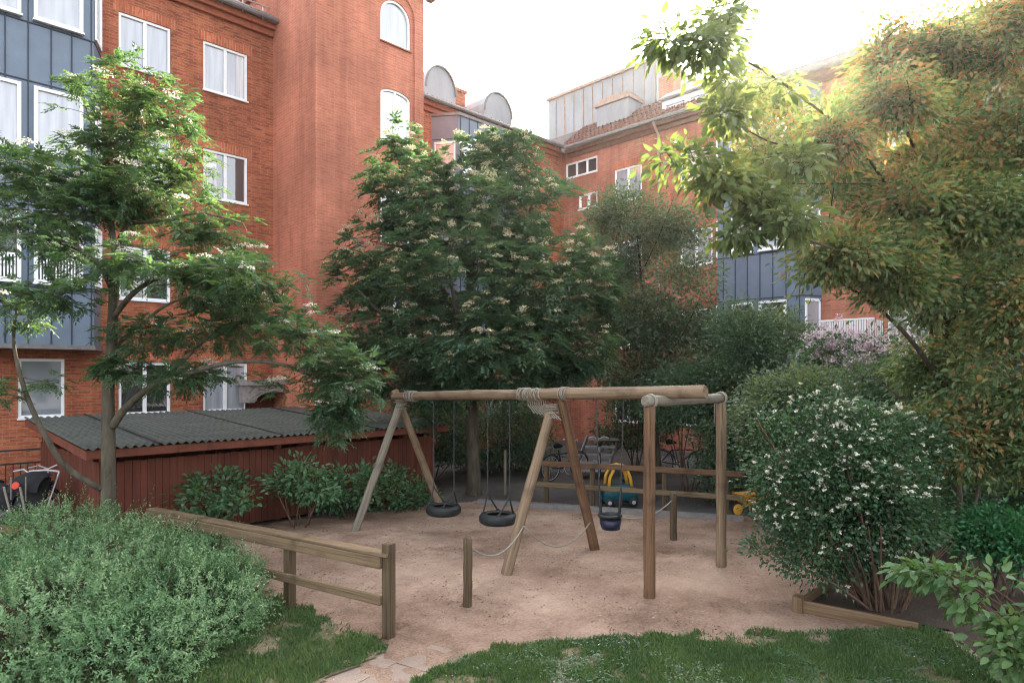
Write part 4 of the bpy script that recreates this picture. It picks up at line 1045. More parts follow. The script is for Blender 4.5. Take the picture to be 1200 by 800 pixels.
# beam: from a little behind the far pair of legs to past the portal
XB0 = P(466, 464.5, (fm.x + fm.y) / S2 * 1.0); XB0 = XB0 - bdir * .12
D_end = 8.02
XB1 = P(827, 458.5, D_end)
beam = log_part('beam', XB0, XB1, .078, .083, M['log'], frame)
def beam_at(x):
    "the beam's axis where it crosses photo column x"
    best = min((abs(proj(XB0.lerp(XB1, i / 400))[0] - x), i / 400) for i in range(401)); return XB0.lerp(XB1, best[1])
def leg(foot, apex, r0, r1, m, over):
    d = (Vector(apex) - foot).normalized(); log_part('leg', foot - d * .12, Vector(apex) + d * over, r0, r1, m, frame)
apF = P(467, 463, (fm.x + fm.y) / S2); apM = P(651, 466, (mm.x + mm.y) / S2)
off = bdir * .075
leg(fL, apF + off * 1.0 - Vector((0, 0, .12)), .075, .068, M['log_grey'], -.02)
leg(fR, apF - off * .9, .075, .068, M['log'], .10)
leg(mL, apM - off * 1.0 - Vector((0, 0, .14)), .078, .072, M['log'], .0)
leg(mR, apM + off * 1.3, .078, .074, M['log_brown'], .13)
zA = P(761, 476, (pA.x + pA.y) / S2).z
for p, m_, r in ((pA, M['log_brown'], .075), (pB, M['log'], .072)):
    log_part('post', Vector((p.x, p.y, -.1)), Vector((p.x, p.y, zA)), r, r - .004, m_, frame)
cb0 = Vector((pA.x, pA.y, zA + .06)) - cdir * .09; cb1 = Vector((pB.x, pB.y, zA + .06)) + cdir * .09
log_part('crossbeam', cb0, cb1, .068, .066, M['log_grey'], frame)
# rope lashings
def lashing(c, axis, R_, n, span, tilt=0.0):
    q = MB(); axis = Vector(axis).normalized()
    for i in range(n):
        a = axis + Vector((random.uniform(-.25, .25), random.uniform(-.25, .25), random.uniform(-.2, .2)))
        q.ring(Vector(c) + axis * (span * (i / (n - 1) - .5)), a, R_ + random.uniform(-.010, .006), .0065, 18, 6)
    q.build('lashing', M['rope'], frame, smooth=True)
lashing(beam_at(483), bdir, .092, 13, .26)
lashing(beam_at(622), bdir, .092, 20, .46); lashing(beam_at(662), bdir, .092, 5, .10)
lashing(apF + Vector((0, 0, -.16)) + bdir * .08, (0, 0, 1), .115, 5, .16); lashing(apM + Vector((0, 0, -.20)) - bdir * .05, (0, 0, 1), .125, 6, .18)
for p in (pA, pB):
    q = MB(); c0 = Vector((p.x, p.y, zA + .06)) ; c0 = c0 + (cdir * .02 if p is pA else -cdir * .02)
    q.ring(c0, cdir, .083, .011, 18, 6); q.ring(c0 + cdir * .025, cdir, .084, .011, 18, 6)
    sd = Vector((cdir.y, -cdir.x, 0)); q.tube([c0 - sd * .085, c0 - sd * .088 - Vector((0, 0, .15)), c0 - sd * .086 - Vector((0, 0, .38))], .009, 6)
    q.build('lashing', M['rope'], frame, smooth=True)
# hanging rope tails at the middle lashing
q = MB(); b0 = beam_at(630)
for i in range(9):
    s0 = b0 + bdir * (i * .045 - .2) + Vector((0, 0, -.09)); q.tube([s0, s0 + Vector((.01, 0, -.08)), s0 + bdir * (.14 + .02 * i) + Vector((0, 0, -.20 - .01 * i))], .007, 5)
q.build('rope_end', M['rope'], frame)

# tyre swings
def tyre_swing(xc, yc, x_a, x_b, label):
    ba = beam_at(xc); c = Vector((ba.x, ba.y, P(xc, yc, (ba.x + ba.y) / S2).z))
    t = thing('tyre_swing', label, 'swing', c.to_tuple(), 'tyre swings hanging from the log beam')
    q = MB(); R0, r0, hh = .30, .17, .082
    prof = [(r0, -hh * .75), (r0 + .03, -hh), (R0 - .045, -hh * .98), (R0 - .012, -hh * .72), (R0, -hh * .3), (R0 + .002, 0), (R0, hh * .3), (R0 - .012, hh * .72), (R0 - .045, hh * .98), (r0 + .03, hh), (r0, hh * .75), (r0 + .012, hh * .6), (R0 - .04, hh * .5), (R0 - .03, 0), (R0 - .04, -hh * .5), (r0 + .012, -hh * .6)]
    q.lathe(prof, c, 40, close=True); ty = q.build('tyre', M['rubber'], t, smooth=True)
    q = MB()
    for k in range(3): q.ring(c + Vector((0, 0, (-.03, 0, .03)[k])), (0, 0, 1), R0 + .001, .005, 40, 5)
    q.build('tread', M['rubber'], ty)
    for xx in (x_a, x_b):
        bt = beam_at(xx); top = Vector((bt.x, bt.y, bt.z - .08)); lo_ = top.lerp(Vector((bt.x, bt.y, c.z + .36)), 1)
        ch = MB(); ch.tube([top + Vector((0, 0, .01)), lo_], .0075, 6); ch.ring(lo_, bdir, .022, .007, 12, 6); ch.ring(top, bdir, .02, .008, 12, 6)
        L_ = (top - lo_).length; n = int(L_ / .05)
        for i in range(n): ch.ring(top.lerp(lo_, (i + .5) / n), bdir if i % 2 else Vector((bdir.y, -bdir.x, 0)), .012, .004, 8, 4)
        o = ch.build('chain', M['chain'], t)
        side = 1 if xx == x_b else -1
        arm = MB(); sdv_ = Vector((bdir.y, -bdir.x, 0))
        for s2 in (-1, 1):
            e = c + bdir * (.17 * (1 if (Vector((bt.x, bt.y, 0)) - Vector((c.x, c.y, 0))).dot(bdir) > 0 else -1)) + sdv_ * .17 * s2 + Vector((0, 0, .07))
            arm.tube([lo_, lo_.lerp(e, .5), e], [.012, .014, .016], 6); arm.ring(e, bdir, .028, .010, 12, 6)
        arm.build('hanger', M['black_metal'], o)
    return t
tyre_swing(520, 597, 508.5, 532, 'dark tyre swing nearer the far pair of slanted legs')
tyre_swing(584, 607, 571.5, 597, 'dark tyre swing nearer the middle pair of slanted legs')
# toddler swing
ba = beam_at(715); c = Vector((ba.x, ba.y, P(715, 603, (ba.x + ba.y) / S2).z))
bs = thing('bucket_swing', 'black and blue toddler bucket swing seat hanging on chains', 'swing', c.to_tuple())
q = MB(); n = 28; vs = []
prof = [(.155, .02), (.17, .0), (.16, -.025), (.145, -.03), (.135, -.12), (.11, -.19), (.08, -.2), (.08, -.185), (.115, -.11), (.128, -.02), (.14, .01)]
q.lathe(prof, c, 28, close=True); q.build('seat', M['rubber'], bs, smooth=True)
q = MB(); q.lathe([(.139, -.05), (.142, -.05), (.118, -.18), (.115, -.18)], c - Vector((.02, .035, 0)), 20, close=True); q.build('seat_lining', M['blue_plastic'], bs, smooth=True)
for xx, s2 in ((698, -1), (731, 1)):
    bt = beam_at(xx); top = Vector((bt.x, bt.y, bt.z - .085)); e = c + (Vector((bt.x, bt.y, 0)) - Vector((ba.x, ba.y, 0))).normalized() * .155 + Vector((0, 0, .01))
    lo_ = e + Vector((0, 0, .38)) ; lo_ = Vector((bt.x * .35 + e.x * .65, bt.y * .35 + e.y * .65, lo_.z))
    ch = MB(); ch.tube([top, lo_], .0075, 6); L_ = (top - lo_).length; n = int(L_ / .05)
    for i in range(n): ch.ring(top.lerp(lo_, (i + .5) / n), bdir if i % 2 else Vector((bdir.y, -bdir.x, 0)), .012, .004, 8, 4)
    o = ch.build('chain', M['chain'], bs)
    q = MB(); q.tube([lo_, lo_.lerp(e, .3), lo_.lerp(e, .75) + Vector((0, 0, .02)), e], [.012, .02, .021, .018], 8); q.build('chain_sleeve', M['rubber'], o)

# ================================================================== BOLLARDS, ROPES
def bollard(x, y, ytop, r, label, lean=0):
    p = G(x, y); d = (p.x + p.y) / S2; z1 = P(x, ytop, d).z
    t = thing('wooden_bollard', label, 'bollard', p.to_tuple(), 'round wooden bollards around the swings')
    log_part('post', p - Vector((0, 0, .1)), Vector((p.x + lean, p.y - lean, z1)), r, r, M['post_wood'], t); return Vector((p.x, p.y, z1))
b1 = bollard(548, 711, 629, .055, 'short dark round bollard alone on the open sand')
b2 = bollard(789, 634, 577, .058, 'short round bollard behind the portal posts of the swing frame')
bollard(888, 748, 738, .035, 'tiny stub of a post at the edge of the worn lawn')
def rope(a, bq, sag, label, r=.0105):
    q = MB(); pts = []
    for i in range(25):
        t = i / 24; p = a.lerp(bq, t); p.z -= sag * 4 * t * (1 - t); pts.append(p)
    q.tube(pts, r, 8); o = q.build('rope', M['rope'], None, origin=a, smooth=True)
    tag(o, label, 'rope', 'pale ropes slung low around the swings'); return o
def leg_pt(foot, apex, z):
    d = Vector(apex) - foot; return foot + d * (z / d.z)
lm1 = leg_pt(mL, apM, .68); rm1 = leg_pt(mR, apM, .52)
sv_ = Vector((bdir.y, -bdir.x, 0))
rope(b1 - Vector((0, 0, .12)) + (lm1 - b1).normalized() * .055, lm1 + bdir * .07, .24, 'pale rope from the lone bollard up to the leaning middle leg')
rope(lm1 + bdir * .08, rm1 + bdir * .085, .34, 'pale rope sagging between the two middle legs of the frame')
rope(P(728, 606, 9.6), Vector((b2.x, b2.y, b2.z - .12)) - (b2 - P(728, 606, 9.6)).normalized() * .058, .12, 'pale rope running to the bollard behind the portal posts')

# ================================================================== FRONT RAIL FENCE
P1 = G(455.5, 750)
dfen = Vector((-.85, .53, 0)); dfen = W(-.85, .53, 0).normalized()
def on_fence(x):
    best = None
    for i in range(900):
        q = P1 + dfen * (i * .01); e = abs(proj((q.x, q.y, .5))[0] - x)
        if best is None or e < best[0]: best = (e, q)
    return best[1]
FP = [P1, on_fence(339.5), on_fence(254)]
FE = on_fence(178)
rail = thing('rail_fence', 'low two rail wooden fence with square posts beside the round bush', 'fence', P1.to_tuple())
zr = zat(646, (P1.x + P1.y) / S2)
for i, p in enumerate(FP):
    q = MB(); w_ = .05 if i else .055; h_ = zr + .085 if i == 0 else zr - .06
    a = Vector((p.x, p.y, -.1)); q.bar(a, Vector((p.x, p.y, h_)), .10, .10, up=dfen)
    o = q.build('post', M['post_wood'], rail, origin=p)
nrm = Vector((dfen.y, -dfen.x, 0))
if nrm.dot(Vector((1, 1, 0))) > 0: nrm = -nrm
def plank(name, a, bq, w_, h_, m, parent, up=(0, 0, 1)):
    "sawn timber with its grain along local Z"
    a = Vector(a); bq = Vector(bq); d = bq - a; z = d.normalized(); y = Vector(up); x = y.cross(z).normalized(); y = z.cross(x)
    q = MB(); q.box((-w_ / 2, -h_ / 2, 0), (w_ / 2, h_ / 2, d.length))
    off_ = wloc(parent) if parent is not None else Vector((0, 0, 0))
    o = q.build(name, m, None); o.parent = parent; o.location = a - off_
    o.rotation_mode = 'QUATERNION'; o.rotation_quaternion = Matrix((x, y, z)).transposed().to_quaternion()
    bv = o.modifiers.new('soft_edge', 'BEVEL'); bv.width = .006; bv.segments = 1
    return o
zr = P(455, 658, (P1.x + P1.y) / S2).z
plank('rail', FP[0] + dfen * .04 + nrm * .075 + Vector((0, 0, zr)), FE + nrm * .075 + Vector((0, 0, zr)), .045, .125, M['rail_wood'], rail)
plank('top_board', FP[0] - dfen * .04 + nrm * .012 + Vector((0, 0, zr + .081)), FE + nrm * .012 + Vector((0, 0, zr + .081)), .15, .034, M['rail_wood'], rail)
plank('rail', FP[0] + dfen * .04 + nrm * .072 + Vector((0, 0, P(455, 702, (P1.x + P1.y) / S2).z)), FE + nrm * .072 + Vector((0, 0, P(455, 702, (P1.x + P1.y) / S2).z)), .04, .10, M['rail_wood'], rail)

# ================================================================== BACK FENCE
bf0, bf1 = G(628, 590), G(872, 610)
bfd = (bf1 - bf0).normalized()
back = thing('rail_fence', 'long brown two rail fence at the back of the sand', 'fence', ((bf0 + bf1) / 2).to_tuple())
def bf(x):
    best = min((abs(proj(tuple(bf0.lerp(bf1, i / 300)))[0] - x), i / 300) for i in range(301)); return bf0.lerp(bf1, best[1])
zt = P(745, 548, sum((bf(745))[:2]) / S2).z; zl = P(745, 574, sum((bf(745))[:2]) / S2).z
for x in (640, 694, 779, 851):
    p = bf(x); q = MB(); q.bar((p.x, p.y, -.05), (p.x, p.y, zt - .02), .09, .09, up=bfd); q.build('post', M['post_wood'], back, origin=p)
bn = Vector((bfd.y, -bfd.x, 0))
if bn.dot(Vector((1, 1, 0))) > 0: bn = -bn
plank('rail', bf0 + bn * .07 + Vector((0, 0, zt)), bf1 + bn * .07 + Vector((0, 0, zt)), .045, .11, M['log_brown'], back)
plank('rail', bf0 + bn * .07 + Vector((0, 0, zl)), bf1 + bn * .07 + Vector((0, 0, zl)), .04, .10, M['rail_wood'], back)
kb = tag(MB().bar(G(560, 592) + Vector((0, 0, .05)), bf1 + bn * .2 + Vector((0, 0, .05)), .14, .16).build('timber_kerb', M['zinc_dark'], None, origin=bf0), 'grey kerb along the back edge of the sand below the brown fence', 'kerb')
st = G(592, 578); sk = thing('wooden_stake', 'thin pale stake standing upright behind the tyre swings', 'stake', st.to_tuple())
plank('stake', st - Vector((0, 0, .05)), st + Vector((0, 0, P(592, 527, sum(st[:2]) / S2).z)), .05, .05, M['log_grey'], sk, up=(1, 0, 0))

# ================================================================== PLANTER EDGES
pe = G(936, 719); pe2 = G(1000, 733); pe3 = G(1112, 752); pe4 = G(998, 676)
ed = thing('timber_edging', 'brown timber edging with a square corner post round the rose bed', 'edging', pe.to_tuple())
def edge_board(a, bq, h_):
    plank('board', a + Vector((0, 0, h_ / 2)), bq + Vector((0, 0, h_ / 2 - .03)), .045, h_, M['bed_wood'], ed)
edge_board(pe, G(1076, 745), .17); edge_board(pe, pe4, .17)
q = MB(); q.box((pe.x - .055, pe.y - .055, -.05), (pe.x + .055, pe.y + .055, .21)); q.build('corner_post', M['bed_wood'], ed, origin=pe)
ke = MB(); ke.bar(G(1110, 747) + Vector((0, 0, .03)), G(1190, 822) + Vector((0, 0, .03)), .09, .08); tag(ke.build('stone_kerb', M['slab'], None, origin=G(1150, 780)), 'narrow stone kerb between the lawn and the dark soil bed', 'kerb')
lb = MB(); lb.bar(G(462, 751), G(600, 752), .035, .05); tag(lb.build('edging_board', M['bed_wood'], None, origin=G(530, 751)), 'sunken board edging where the slab path meets the sand', 'edging')

# ================================================================== TOYS, BICYCLES, STROLLER
def toy_car(c, yaw):
    t = thing('toy_car', 'teal ride-on toy car with yellow roof arches behind the brown fence', 'toy car', c.to_tuple())
    Rm = Matrix.Rotation(yaw, 3, 'Z')
    def T(x, y, z): return Vector(c) + Rm @ Vector((x, y, z))
    def lathe_box(mb, secs):
        n = 12; vs = []
        for (x, w_, z0, z1) in secs:
            for k in range(n):
                a = 2 * math.pi * k / n; cs, sn = math.cos(a), math.sin(a)
                sx = math.copysign(abs(cs) ** .5, cs); sy = math.copysign(abs(sn) ** .5, sn)
                vs.append(T(x, sx * w_, (z0 + z1) / 2 + sy * (z1 - z0) / 2))
        m_ = len(secs); mb.add(vs, [(i * n + k, i * n + (k + 1) % n, (i + 1) * n + (k + 1) % n, (i + 1) * n + k) for i in range(m_ - 1) for k in range(n)] + [tuple(range(n - 1, -1, -1)), tuple((m_ - 1) * n + k for k in range(n))])
    q = MB(); lathe_box(q, [(-.38, .14, .16, .38), (-.34, .19, .12, .44), (-.15, .2, .11, .46), (.12, .2, .11, .46), (.3, .19, .12, .42), (.38, .14, .15, .36)]); q.build('body', M['teal'], t, smooth=True)
    for sx in (-.16, .16):
        q = MB(); pts = [T(-.26, sx, .42), T(-.24, sx, .62), T(-.15, sx, .80), T(0, sx, .86), T(.12, sx, .80), T(.2, sx, .62), T(.24, sx, .42)]
        q.tube(pts, .036, 8); q.build('roof_arch', M['yellow'], t, smooth=True)
    q = MB(); q.prism([T(-.14, -.16, .82), T(.1, -.16, .83), T(.1, .16, .83), T(-.14, .16, .82)], (0, 0, .045)); q.build('roof', M['yellow'], t)
    for x in (-.26, .26):
        for y in (-.2, .2):
            q = MB(); ax = Rm @ Vector((0, 1, 0)); q.lathe([(.0, -.03), (.07, -.035), (.095, -.02), (.1, 0), (.095, .02), (.07, .035), (.0, .03)], T(x, y, .1), 18, ax); w_ = q.build('wheel', M['rubber'], t, smooth=True)
            q = MB(); q.lathe([(0, -.04), (.04, -.04), (.045, .04), (0, .04)], T(x, y, .1), 12, ax); q.build('hub', M['silver'], w_)
    q = MB(); q.ring(T(.08, 0, .56), Rm @ Vector((1, 0, .5)), .08, .012, 16, 6); q.build('steering_wheel', M['black_metal'], t)
    return t
toy_car(XD(725, 14.1), R(-45 + 8))

def wheelbarrow(c, yaw):
    t = thing('toy_wheelbarrow', 'small yellow plastic toy wheelbarrow beside the white rose bush', 'toy', c.to_tuple())
    Rm = Matrix.Rotation(yaw, 3, 'Z')
    def T(x, y, z): return Vector(c) + Rm @ Vector((x, y, z))
    q = MB(); lo4 = [(-.12, -.09), (.12, -.09), (.12, .09), (-.12, .09)]; hi4 = [(-.22, -.16), (.22, -.16), (.22, .16), (-.22, .16)]
    q.add([T(x, y, .24) for x, y in lo4] + [T(x, y, .42) for x, y in hi4] + [T(x * .9, y * .88, .42) for x, y in hi4] + [T(x * .88, y * .85, .26) for x, y in lo4],
          [(3, 2, 1, 0), (0, 1, 5, 4), (1, 2, 6, 5), (2, 3, 7, 6), (3, 0, 4, 7), (4, 5, 9, 8), (5, 6, 10, 9), (6, 7, 11, 10), (7, 4, 8, 11), (8, 9, 13, 12), (9, 10, 14, 13), (10, 11, 15, 14), (11, 8, 12, 15), (12, 13, 14, 15)])
    q.build('tray', M['orange'], t)
    q = MB()
    for s_ in (-1, 1):
        q.tube([T(-.2, .03 * s_, .11), T(0, .10 * s_, .22), T(.3, .15 * s_, .34), T(.5, .16 * s_, .38)], .016, 7); q.tube([T(.18, .13 * s_, .28), T(.22, .14 * s_, .01)], .015, 6)
    q.build('handle', M['orange'], t)
    q = MB(); ax = Rm @ Vector((0, 1, 0)); q.lathe([(0, -.03), (.09, -.035), (.115, -.02), (.115, .02), (.09, .035), (0, .03)], T(-.2, 0, .115), 20, ax); q.build('wheel', M['yellow'], t, smooth=True)
    q = MB(); q.lathe([(.112, -.022), (.125, -.015), (.125, .015), (.112, .022)], T(-.2, 0, .115), 20, ax, close=True); q.build('tyre', M['rubber'], t)
wheelbarrow(XD(874, 12.9, .06), R(-45 + 20))

def bicycle(c, yaw, label, m_frame):
    t = thing('bicycle', label, 'bicycle', c.to_tuple(), 'bicycles parked by the brick houses'); Rm = Matrix.Rotation(yaw, 3, 'Z')
    def T(x, z, y=0): return Vector(c) + Rm @ Vector((x, y, z))
    ax = Rm @ Vector((0, 1, 0))
    for x in (-.52, .54):
        w_ = MB(); w_.ring(T(x, .34), ax, .33, .018, 28, 6); wo_ = w_.build('wheel', M['rubber'], t, smooth=True)
        r_ = MB(); r_.ring(T(x, .34), ax, .306, .009, 28, 5)
        for k in range(14):
            a = 2 * math.pi * k / 14; r_.tube([T(x, .34, .02 * (-1) ** k), T(x + .3 * math.cos(a), .34 + .3 * math.sin(a))], .0025, 4)
        r_.build('rim', M['silver'], wo_)
        m2 = MB(); m2.tube([T(x + .37 * math.cos(a), .34 + .37 * math.sin(a)) for a in np.linspace(.3, 2.7, 9)], .014, 5); m2.build('mudguard', M['black_metal'], t)
    f = MB()
    for a, e in (((-.10, .30), (-.24, .80)), ((-.10, .30), (.36, .62)), ((-.20, .68), (.34, .72)), ((.40, .58), (.32, .95)), ((.40, .60), (.54, .34)), ((-.10, .30), (-.52, .34)), ((-.22, .70), (-.52, .34))): f.tube([T(*a), T(*e)], .017, 7)
    f.build('frame', m_frame, t)
    h = MB(); h.tube([T(.20, 1.02, -.28), T(.30, 1.05, -.15), T(.32, .98, 0), T(.30, 1.05, .15), T(.20, 1.02, .28)], .013, 7); h.tube([T(.32, .90), T(.32, .98)], .015, 6); h.build('handlebar', M['silver'], t)
    s_ = MB(); s_.tube([T(-.38, .90), T(-.30, .92), T(-.16, .90), T(-.10, .89)], [.05, .085, .045, .02], 10); s_.build('saddle', M['black'], t, smooth=True)
    p = MB(); p.ring(T(-.10, .30), ax, .09, .008, 18, 5); p.tube([T(-.10, .30, -.07), T(-.02, .16, -.09), T(-.02, .16, -.17)], .01, 5); p.tube([T(-.10, .30, .07), T(-.18, .44, .09), T(-.18, .44, .17)], .01, 5); p.build('crank', M['silver'], t)
    return t
bicycle(XD(797, 18.3), R(-45 - 25), 'dark bicycle with pale rims parked behind the brown fence near the portal posts', M['black_metal'])
bicycle(XD(662, 17.6), R(-45 + 40), 'bicycle in the shade behind the middle legs of the swing frame', M['blue_plastic'])
bicycle(XD(702, 18.2), R(40), 'pale framed bicycle leaning beside the grey steps', M['silver'])
bicycle(XD(12, 11.8), R(20), 'bicycle at the black railing beyond the round bush, beside the stroller', M['silver'])
bicycle(XD(48, 12.4), R(60), 'bicycle squeezed between the stroller and the end of the red shed', M['blue_plastic'])

stp = XD(690, 18.0); s_ = thing('outdoor_steps', 'short flight of grey steps in the shade behind the brown fence', 'steps', stp.to_tuple())
for k in range(5):
    q = MB(); a = stp + Vector((.30 * k * .8, .30 * k * .2, .18 + .19 * k)); q.bar(a + Vector((-.3, .3, 0)), a + Vector((.3, -.3, 0)), .26, .05); q.build('tread', M['zinc'], s_)
for sg_ in (-1, 1):
    q = MB(); a = stp + Vector((-.32, .32, 0)) * sg_; q.bar(a + Vector((-.1, -.1, .05)), a + Vector((1.1, .35, .98)), .04, .16); q.build('stringer', M['zinc_dark'], s_)

def stroller(c, yaw):
    t = thing('stroller', 'folded black stroller with pale straps and a red patch beside the shed', 'stroller', c.to_tuple()); Rm = Matrix.Rotation(yaw, 3, 'Z')
    def T(x, y, z): return Vector(c) + Rm @ Vector((x, y, z))
    q = MB(); n = 8
    prof = [(-.30, .42), (-.18, .52), (-.02, .60), (.10, .80), (.22, 1.05), (.26, 1.03), (.17, .74), (.06, .54), (-.16, .42), (-.28, .36)]
    q.prism([T(x, -.22, z) for x, z in prof], Rm @ Vector((0, .44, 0))); q.build('seat', M['black'], t)
    q = MB(); vs = []
    for i in range(7):
        a = R(10 + i * 20)
        for k in range(9):
            s2 = -1 + k / 4; vs.append(T(.17 - .36 * math.cos(a) * (1 - .15 * s2 * s2), .25 * s2, .80 + .36 * math.sin(a) * (1 - .2 * s2 * s2)))
    q.add(vs, [(i * 9 + k, i * 9 + k + 1, (i + 1) * 9 + k + 1, (i + 1) * 9 + k) for i in range(6) for k in range(8)]); q.build('hood', M['black'], t, smooth=True)
    q = MB()
    for s2 in (-1, 1):
        q.tube([T(.40, .26 * s2, 1.12), T(.12, .26 * s2, .60), T(-.38, .26 * s2, .12)], .014, 7); q.tube([T(-.10, .26 * s2, .55), T(.38, .26 * s2, .12)], .014, 7)
    q.tube([T(.40, -.26, 1.12), T(.44, 0, 1.14), T(.40, .26, 1.12)], .018, 7); q.build('frame', M['silver'], t)
    for s2 in (-1, 1):
        q = MB(); q.bar(T(-.19, .12 * s2, .46), T(-.34, .13 * s2, .98), .035, .012); q.bar(T(-.2, .12 * s2, .75), T(-.2, .12 * s2, 1.12), .035, .012); q.build('strap', M['rope'], t)
    q = MB(); q.lathe([(0, -.01), (.06, -.01), (.06, .01), (0, .01)], T(-.22, .03, .98), 14, Rm @ Vector((1, 0, -.3))); q.build('patch', M['red'], t)
    q = MB(); q.prism([T(-.34, -.16, .22), T(-.1, -.16, .20), T(-.1, .16, .20), T(-.34, .16, .22)], (0, 0, .12)); q.build('basket', M['red'], t)
    for x in (-.38, .38):
        for y in (-.26, .26):
            q = MB(); q.lathe([(0, -.02), (.09, -.022), (.11, -.012), (.11, .012), (.09, .022), (0, .02)], T(x, y, .11), 18, Rm @ Vector((0, 1, 0))); q.build('wheel', M['rubber'], t, smooth=True)
stroller(XD(32, 11.0), R(45))
q = XD(-12, 11.3); t = thing('pushchair_cover', 'dark round-backed covered pram behind the round bush', 'pram', q.to_tuple())
m_ = MB(); vs = []
for i in range(9):
    a = math.pi * i / 8
    for k in range(11):
        x = -.45 + .9 * k / 10; s2 = math.sqrt(max(0, 1 - (x / .5) ** 2)); p = q + W(x, .28 * math.cos(a) * s2, .5 + .48 * math.sin(a) * s2); vs.append(p)
m_.add(vs, [(i * 11 + k, i * 11 + k + 1, (i + 1) * 11 + k + 1, (i + 1) * 11 + k) for i in range(8) for k in range(10)]); m_.build('hood', M['black'], t, smooth=True)
m_ = MB(); m_.tube([q + W(-.4, 0, .5), q + W(.35, 0, .12)], .015, 6); m_.tube([q + W(.4, 0, .5), q + W(-.35, 0, .12)], .015, 6); m_.build('frame', M['silver'], t)
for x in (-.35, .35): m_ = MB(); m_.ring(q + W(x, 0, .14), W(0, 1, 0), .12, .02, 20, 6); m_.build('wheel', M['rubber'], t)

# black railing before the long facade
ra_ = XD(-120, 13.6); rz = thing('metal_railing', 'black metal railing with upright bars before the brick house', 'railing', (2.5, V1 - 1.2, 0))
rv = V1 - 1.2; u0r, u1r = -.6, onV(104, rv)[0]
m_ = MB(); zt_ = zat(527, onV(10, rv)[1]); zt2 = zt_ - .28
m_.box((u0r, rv - .02, zt_ - .03), (u1r, rv + .02, zt_)); m_.box((u0r, rv - .015, zt2 - .03), (u1r, rv + .015, zt2)); m_.box((u0r, rv - .015, .12), (u1r, rv + .015, .15)); m_.build('rail', M['black_metal'], rz)
m_ = MB()
for a in np.arange(u0r + .12, u1r, .125): m_.box((a - .008, rv - .008, .15), (a + .008, rv + .008, zt2 - .03))
m_.build('bars', M['black_metal'], rz)
for a in (u0r, (u0r + u1r) / 2 - .3, onV(50, rv)[0], u1r): m_ = MB(); m_.box((a - .025, rv - .026, 0), (a + .025, rv + .026, zt_ + .004)); m_.build('post', M['black_metal'], rz)

#FOLIAGE
# ================================================================== TREES AND SHRUBS
def leaves(name, m, arr, parent, hexa=False, **k):
    return leaf_obj(name, m, *arr, parent=parent, hexa=hexa, **k)

# ---- rowan at the shed corner
D0 = 9.9
RS = .82
def L(x, y, dd=0.0, r=.02): return (P(x, y, D0 + dd), r * RS)
base = XD(126, D0); rowan = thing('rowan_tree', 'slender rowan with white flower heads growing before the shed end', 'tree', base.to_tuple())
tr = MB()
trunk = [(base + Vector((0, 0, -.1)), .15), L(127, 585, 0, .125), L(127, 520, 0, .115), L(127, 455, .02, .10), L(131, 400, .05, .092), L(134, 330, .08, .08), L(136, 285, .1, .068)]
sp = spline(trunk, 6); tr.tube([p for p, r in sp], [r for p, r in sp], 14); tr.build('trunk', M['bark_grey'], rowan, smooth=True)
lb = MB()
specs = [
 [L(118, 572, -.05, .062), L(96, 560, -.25, .055), L(72, 540, -.4, .05), L(52, 508, -.5, .046), L(34, 470, -.5, .042), L(22, 432, -.45, .034), L(16, 395, -.4, .026), L(22, 355, -.3, .018), L(36, 330, -.3, .012)],
 [L(34, 470, -.5, .02), L(10, 462, -.7, .016), L(-25, 468, -.9, .010)],
 [L(22, 440, -.45, .02), L(40, 445, -.5, .014), L(62, 446, -.6, .008)],
 [L(131, 500, 0, .075), L(150, 475, -.1, .066), L(180, 452, -.2, .058), L(222, 437, -.3, .048), L(270, 425, -.4, .036), L(320, 425, -.5, .026), L(372, 440, -.6, .015)],
 [L(180, 452, -.2, .04), L(212, 425, .1, .034), L(245, 395, .4, .026), L(290, 372, .7, .016), L(340, 372, .9, .01)],
 [L(134, 345, .05, .062), L(120, 315, -.2, .055), L(92, 292, -.5, .045), L(55, 280, -.8, .034), L(10, 278, -1.0, .024), L(-40, 285, -1.2, .014)],
 [L(92, 292, -.5, .035), L(70, 250, -.4, .026), L(40, 215, -.2, .018), L(5, 185, 0, .011)],
 [L(136, 300, .1, .06), L(130, 250, .1, .05), L(140, 205, .15, .042), L(155, 165, .2, .032), L(165, 125, .2, .022), L(175, 85, .2, .01)],
 [L(137, 290, .1, .058), L(150, 262, .4, .05), L(175, 235, .8, .040), L(205, 212, 1.2, .03), L(225, 180, 1.4, .02), L(235, 140, 1.5, .01)],
 [L(133, 372, .05, .055), L(155, 345, -.2, .046), L(185, 325, -.5, .036), L(225, 312, -.8, .026), L(275, 315, -1.0, .016), L(320, 335, -1.1, .009)],
 [L(150, 262, .4, .04), L(190, 258, .2, .03), L(235, 250, 0, .02), L(285, 262, -.1, .012)],
 [L(130, 410, .05, .045), L(160, 385, .5, .036), L(200, 355, .9, .026), L(255, 340, 1.2, .016)],
 [L(140, 210, .15, .03), L(118, 175, .3, .022), L(102, 130, .3, .014), L(90, 95, .3, .008)],
 [L(120, 315, -.2, .04), L(100, 330, -.9, .03), L(70, 345, -1.3, .02), L(30, 360, -1.6, .012)],
]
nodes = limbs(lb, specs, 9)
blobs = []
def BL(x, y, rx, ry, dd=0.0, rd=None):
    d = D0 + dd; s_ = d / F; c = P(x, y, d); a = rx * s_
    blobs.append((tuple(c), (a if rd is None else rd, a if rd is None else rd, ry * s_)))
